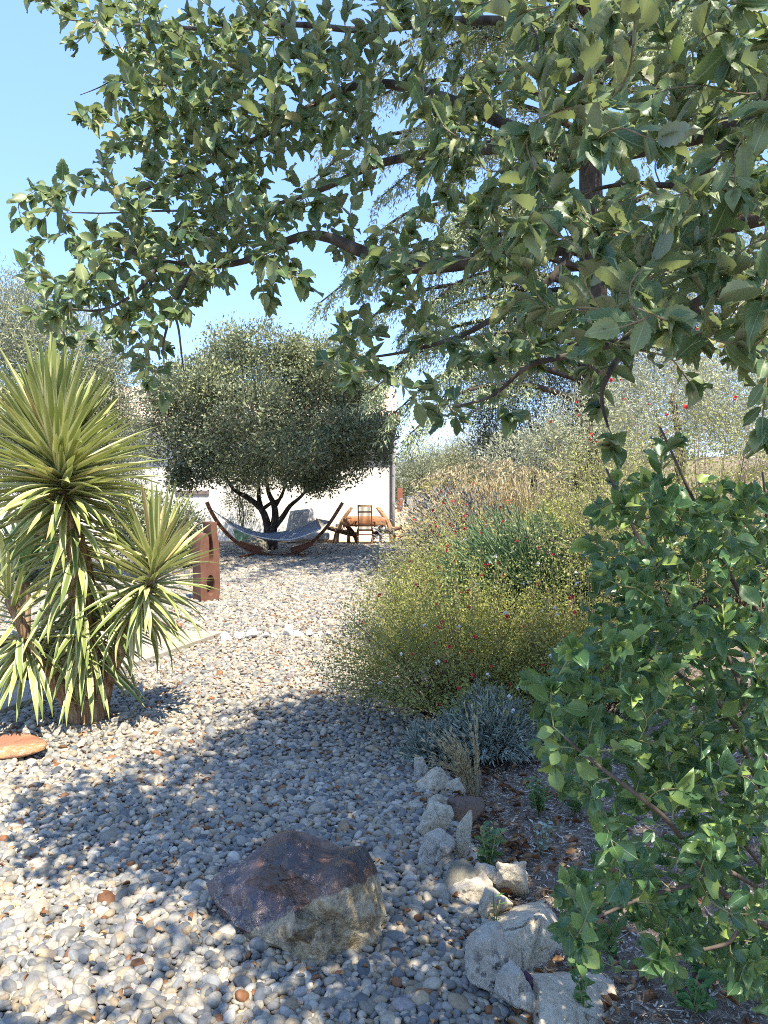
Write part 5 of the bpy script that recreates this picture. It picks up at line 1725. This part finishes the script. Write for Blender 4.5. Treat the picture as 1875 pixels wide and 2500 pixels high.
rs = np.random.RandomState(21)
oak = empty('overhanging_oak', (2.6, -.4, 0), 'leafy oak whose spiny leaved branches hang over the top of the view', 'tree')
Fk = Vector((2.35, -.1, 2.5))
link('trunk', tubes_mesh('trunk', [(spline([(0, 0, -.1), (.05, .1, 1.2), (-.25, .3, 2.5), (-.6, .5, 4.0)], 16), np.linspace(.2, .1, 16)[:len(spline([(0, 0, 0), (.05, .1, 1.2), (-.25, .3, 2.5), (-.6, .5, 4.0)], 16))])], M['bark'], 12), oak)
Hi = Vector((2.0, .1, 3.9))
LM = [
    ([Fk, Vector((1.9, .9, 2.5)), at(1700, 330, 1.75), at(1350, 330, 1.95), at(1095, 250, 2.05), at(860, 205, 2.15), at(640, 330, 2.25), at(470, 420, 2.3), at(330, 470, 2.35)], .026, .003),
    ([Fk, Vector((1.8, 1.0, 2.3)), at(1700, 560, 1.7), at(1400, 600, 1.8), at(1050, 640, 1.9), at(900, 612, 1.95), at(790, 575, 2.0), at(690, 590, 2.05), at(560, 640, 2.1), at(400, 640, 2.15), at(250, 600, 2.2)], .028, .003),
    ([at(1350, 330, 1.95), at(1150, 365, 2.0), at(1000, 390, 2.05), at(900, 415, 2.1), at(820, 450, 2.15), at(740, 480, 2.2), at(600, 520, 2.25), at(420, 520, 2.3), at(180, 520, 2.35)], .015, .002),
    ([at(1400, 600, 1.8), at(1330, 700, 1.75), at(1190, 780, 1.75), at(1100, 820, 1.75), at(980, 860, 1.8), at(880, 880, 1.8)], .010, .002),
    ([Fk, Vector((1.5, 1.0, 2.1)), at(1850, 680, 1.3), at(1700, 770, 1.35), at(1560, 820, 1.38), at(1400, 860, 1.4), at(1290, 890, 1.42), at(1200, 960, 1.45), at(1110, 990, 1.45)], .012, .002),
    ([Hi, at(1600, 40, 1.8), at(1250, 60, 2.0), at(900, 60, 2.15), at(600, 70, 2.25), at(350, 60, 2.3), at(170, 50, 2.35)], .016, .002),
    ([Hi, Vector((1.4, 1.0, 3.0)), at(1875, 250, 1.2), at(1700, 430, 1.25), at(1520, 450, 1.3), at(1350, 500, 1.35)], .012, .002),
    ([at(400, 640, 2.15), at(330, 720, 2.15), at(240, 760, 2.2), at(120, 740, 2.2)], .007, .002),
    ([at(470, 655, 2.12), at(425, 760, 2.1), at(400, 840, 2.1), at(398, 900, 2.1)], .005, .002),
    ([at(425, 750, 2.1), at(440, 800, 2.1), at(446, 870, 2.1), at(448, 905, 2.1)], .004, .0015),
    ([at(360, 170, 2.3), at(290, 180, 2.3), at(240, 205, 2.3), at(195, 224, 2.3)], .003, .001),
    ([at(1560, 820, 1.38), at(1500, 900, 1.3), at(1480, 960, 1.3), at(1495, 1040, 1.3)], .006, .002),
]
outline = [(60, -60), (110, 60), (160, 125), (240, 110), (300, 170), (250, 260), (195, 290), (260, 335), (235, 400), (170, 425), (90, 470), (40, 520), (110, 560), (60, 620), (55, 660), (110, 700), (50, 780), (60, 820), (140, 850), (270, 860),
           (330, 880), (350, 950), (420, 960), (430, 900), (400, 840), (400, 790), (470, 770), (540, 700), (560, 620), (640, 610), (600, 660), (680, 740), (750, 740), (760, 690), (860, 700), (830, 770), (800, 830), (790, 900), (840, 930),
           (930, 930), (960, 860), (1010, 830), (1080, 850), (1040, 960), (1020, 1010), (1080, 1070), (1140, 1040), (1220, 970), (1300, 910), (1370, 880), (1410, 960), (1450, 1030), (1500, 1010), (1520, 880), (1600, 820), (1660, 870), (1740, 850), (1800, 900), (1850, 960), (1960, 1000), (1960, -60)]
holes = [[(700, 370), (760, 330), (860, 350), (830, 400), (740, 420), (690, 480), (640, 540), (600, 520), (640, 450)], [(930, 250), (1010, 250), (1030, 330), (950, 360), (900, 300)], [(880, 460), (1000, 480), (1060, 560), (960, 580), (880, 540)],
         [(1030, 700), (1130, 690), (1170, 800), (1060, 820)]]


def depth_oak(u, v):
    t = min(1, max(0, (u - 500) / 1250))
    return 2.05 - 1.0 * t ** .9


tp = []
for (u, v) in samp(0, 0, outline, holes, 800, rs, (0, 1950), (-60, 1080)):
    tp.append(at(u, v, depth_oak(u, v) + rs.uniform(-.1, .5)))
for (u, v) in samp(0, 0, [(300, 60), (760, 20), (800, 280), (720, 560), (560, 640), (470, 760), (230, 830), (120, 700), (300, 560), (330, 380), (280, 250)], holes, 330, rs, (100, 800), (0, 850)):
    tp.append(at(u, v, depth_oak(u, v) + rs.uniform(-.1, .5)))
# a few extra tips out in front at the right
for (u, v) in samp(0, 0, [(1350, 0), (1900, 0), (1900, 900), (1500, 850), (1300, 750), (1200, 500)], [], 46, rs, (1200, 1950), (-20, 1080)):
    tp.append(at(u, v, rs.uniform(.85, 1.15)))
for (u, v, d) in ((1495, 1090, 1.25), (1470, 1060, 1.3), (1110, 1030, 1.42), (1070, 1000, 1.45), (1240, 1010, 1.4), (655, 740, 2.0), (380, 930, 2.1), (345, 900, 2.1), (395, 960, 2.1), (60, 480, 2.3), (50, 530, 2.3), (60, 650, 2.2), (1860, 1040, 1.0), (1680, 930, 1.2), (850, 920, 1.8), (790, 890, 1.85)):
    tp.append(at(u, v, d))
P_, D_, U_, S_ = branch_plant(oak, LM, tp, rs, (7, .056, .015, 6, (0, -.7, .7), .34), M['twig'], M['bark'])
uu, vv_, dz_ = proj(P_)
kk = ~((dz_ < .82) & (uu > -200) & (uu < 2100) & (vv_ < 2600))
P_, D_, U_, S_ = P_[kk], D_[kk], U_[kk], S_[kk]
print('oak leaves', len(P_))
w = rs.choice(6, len(P_), p=[.24, .2, .14, .18, .14, .1])
w = np.where((proj(P_)[0] < 800) & (rs.rand(len(P_)) < .5), 3, w)
leaf_objects(oak, OAK_LEAVES, M['oak_top'], P_, frames(D_, U_), S_, w, pick_largest(P_, S_), 'foliage')
# the part of the crown above and behind the view, which shades the foreground
far_l = [((1.15, 1.5, 4.9), (1.2, 1.0, .7), 2.4), ((2.1, 1.7, 5.0), (1.1, .9, .7), 1.6), ((1.15, 2.1, 5.7), (.7, .7, .5), .9), ((3.1, 1.4, 4.8), (1.2, 1.2, 1.0), 1.6)]
near_l = [((1.9, .2, 5.0), (1.6, 1.2, .9), 2), ((.5, -.3, 4.1), (1.2, 1.0, .7), 2), ((1.4, -1.4, 4.4), (1.6, 1.0, 1.0), 2), ((2.6, -.9, 3.6), (1.2, 1.0, 1.0), 1.5)]
lobes = far_l + near_l
pa = crown_leaves(far_l, 1450, 12, .095, .16, (.25, 1))
pb = crown_leaves(near_l, 300, 12, .09, .13, (.25, 1))
p, fr, s, r = [np.concatenate([a_, b_]) for a_, b_ in zip(pa, pb)]
zz = proj(p)
k = ~((zz[2] > .1) & (zz[1] > -120) & (zz[0] > -200) & (zz[0] < 2100))
p, fr, s, r = p[k], fr[k], s[k], r[k]
tag(link('upper_crown', stuffmesh('upper_crown', LEAF4, p - np.array(oak.location), fr, s, M['oak_top'], r), oak), kind='stuff')
for (c, rd, w_) in lobes:
    link('limb', tubes_mesh('limb', [(spline([(2.3, 0, 2.9), tuple((np.array((2.3, 0, 3.3)) + np.array(c)) / 2 + [0, 0, .3]), c], 14) - np.array(oak.location), np.linspace(.07, .02, 14)[:len(spline([(0, 0, 0), (1, 1, 1), (2, 2, 2)], 14))])], M['bark'], 7), oak)

# glossy shrub at the right
rs = np.random.RandomState(33)
sb = Vector((1.55, 2.35, float(bank(1.55, 2.35))))
shr = empty('glossy_shrub', tuple(sb), 'glossy green leaved shrub filling the lower right corner', 'shrub')
b0 = sb - Vector((0, 0, .03))
SL = [
    ([b0, at(1880, 1600, 1.9), at(1800, 1440, 1.8), at(1740, 1330, 1.75), at(1670, 1180, 1.7), at(1610, 1050, 1.7)], .009, .0025),
    ([b0, at(1860, 1850, 1.75), at(1800, 1650, 1.75), at(1700, 1480, 1.75), at(1590, 1370, 1.8), at(1520, 1250, 1.85), at(1480, 1150, 1.85)], .008, .0025),
    ([b0, at(1860, 2250, 1.7), at(1720, 2120, 1.55), at(1640, 2030, 1.45), at(1560, 1960, 1.4), at(1440, 1860, 1.4), at(1380, 1800, 1.4)], .008, .0025),
    ([b0, at(1830, 2150, 1.6), at(1700, 2170, 1.5), at(1560, 2210, 1.45), at(1450, 2245, 1.45), at(1400, 2250, 1.45)], .006, .002),
    ([b0, at(1870, 1950, 1.8), at(1780, 1750, 1.7), at(1650, 1650, 1.65), at(1500, 1560, 1.7), at(1440, 1500, 1.7)], .008, .0025),
    ([b0, at(1880, 2250, 1.6), at(1780, 2300, 1.5), at(1680, 2330, 1.5), at(1600, 2350, 1.5)], .006, .002),
    ([b0, at(1900, 1700, 2.0), at(1880, 1400, 2.0), at(1860, 1150, 2.0)], .008, .0025),
    ([b0, at(1800, 2050, 1.9), at(1640, 1850, 1.95), at(1500, 1750, 2.0), at(1400, 1700, 2.0)], .006, .002),
]
so = [(1590, 1060), (1640, 1170), (1560, 1180), (1490, 1180), (1440, 1280), (1450, 1360), (1440, 1480), (1380, 1600), (1290, 1650), (1270, 1720), (1330, 1760), (1300, 1860), (1340, 1920), (1450, 1960), (1500, 2010), (1460, 2080), (1440, 2130), (1360, 2160), (1340, 2210), (1380, 2290), (1410, 2370),
      (1470, 2350), (1500, 2260), (1590, 2240), (1600, 2330), (1560, 2370), (1650, 2400), (1720, 2360), (1800, 2400), (1900, 2450), (1960, 2450), (1960, 1180), (1820, 1200), (1740, 1170), (1690, 1210), (1640, 1060)]
sh = [[(1520, 1990), (1640, 1960), (1700, 1990), (1640, 2060), (1540, 2060)], [(1500, 2230), (1560, 2210), (1580, 2320), (1500, 2340)], [(1690, 1960), (1760, 1950), (1760, 2040), (1700, 2040)]]
tp = [at(u, v, rs.uniform(1.35, 2.05)) for (u, v) in samp(0, 0, so, sh, 760, rs, (1260, 1960), (1000, 2460))]
P_, D_, U_, S_ = branch_plant(shr, SL, tp, rs, (10, .050, .012, 5, (0, -.8, .7), .35), M['green_twig'], M['brown_twig'], 7, droop=.05, forward=.9)
print('shrub leaves', len(P_))
w = rs.choice(4, len(P_))
leaf_objects(shr, SHRUB_LEAVES, M['shrub_leaf'], P_, frames(D_, U_), S_, w, pick_largest(P_, S_), 'foliage')
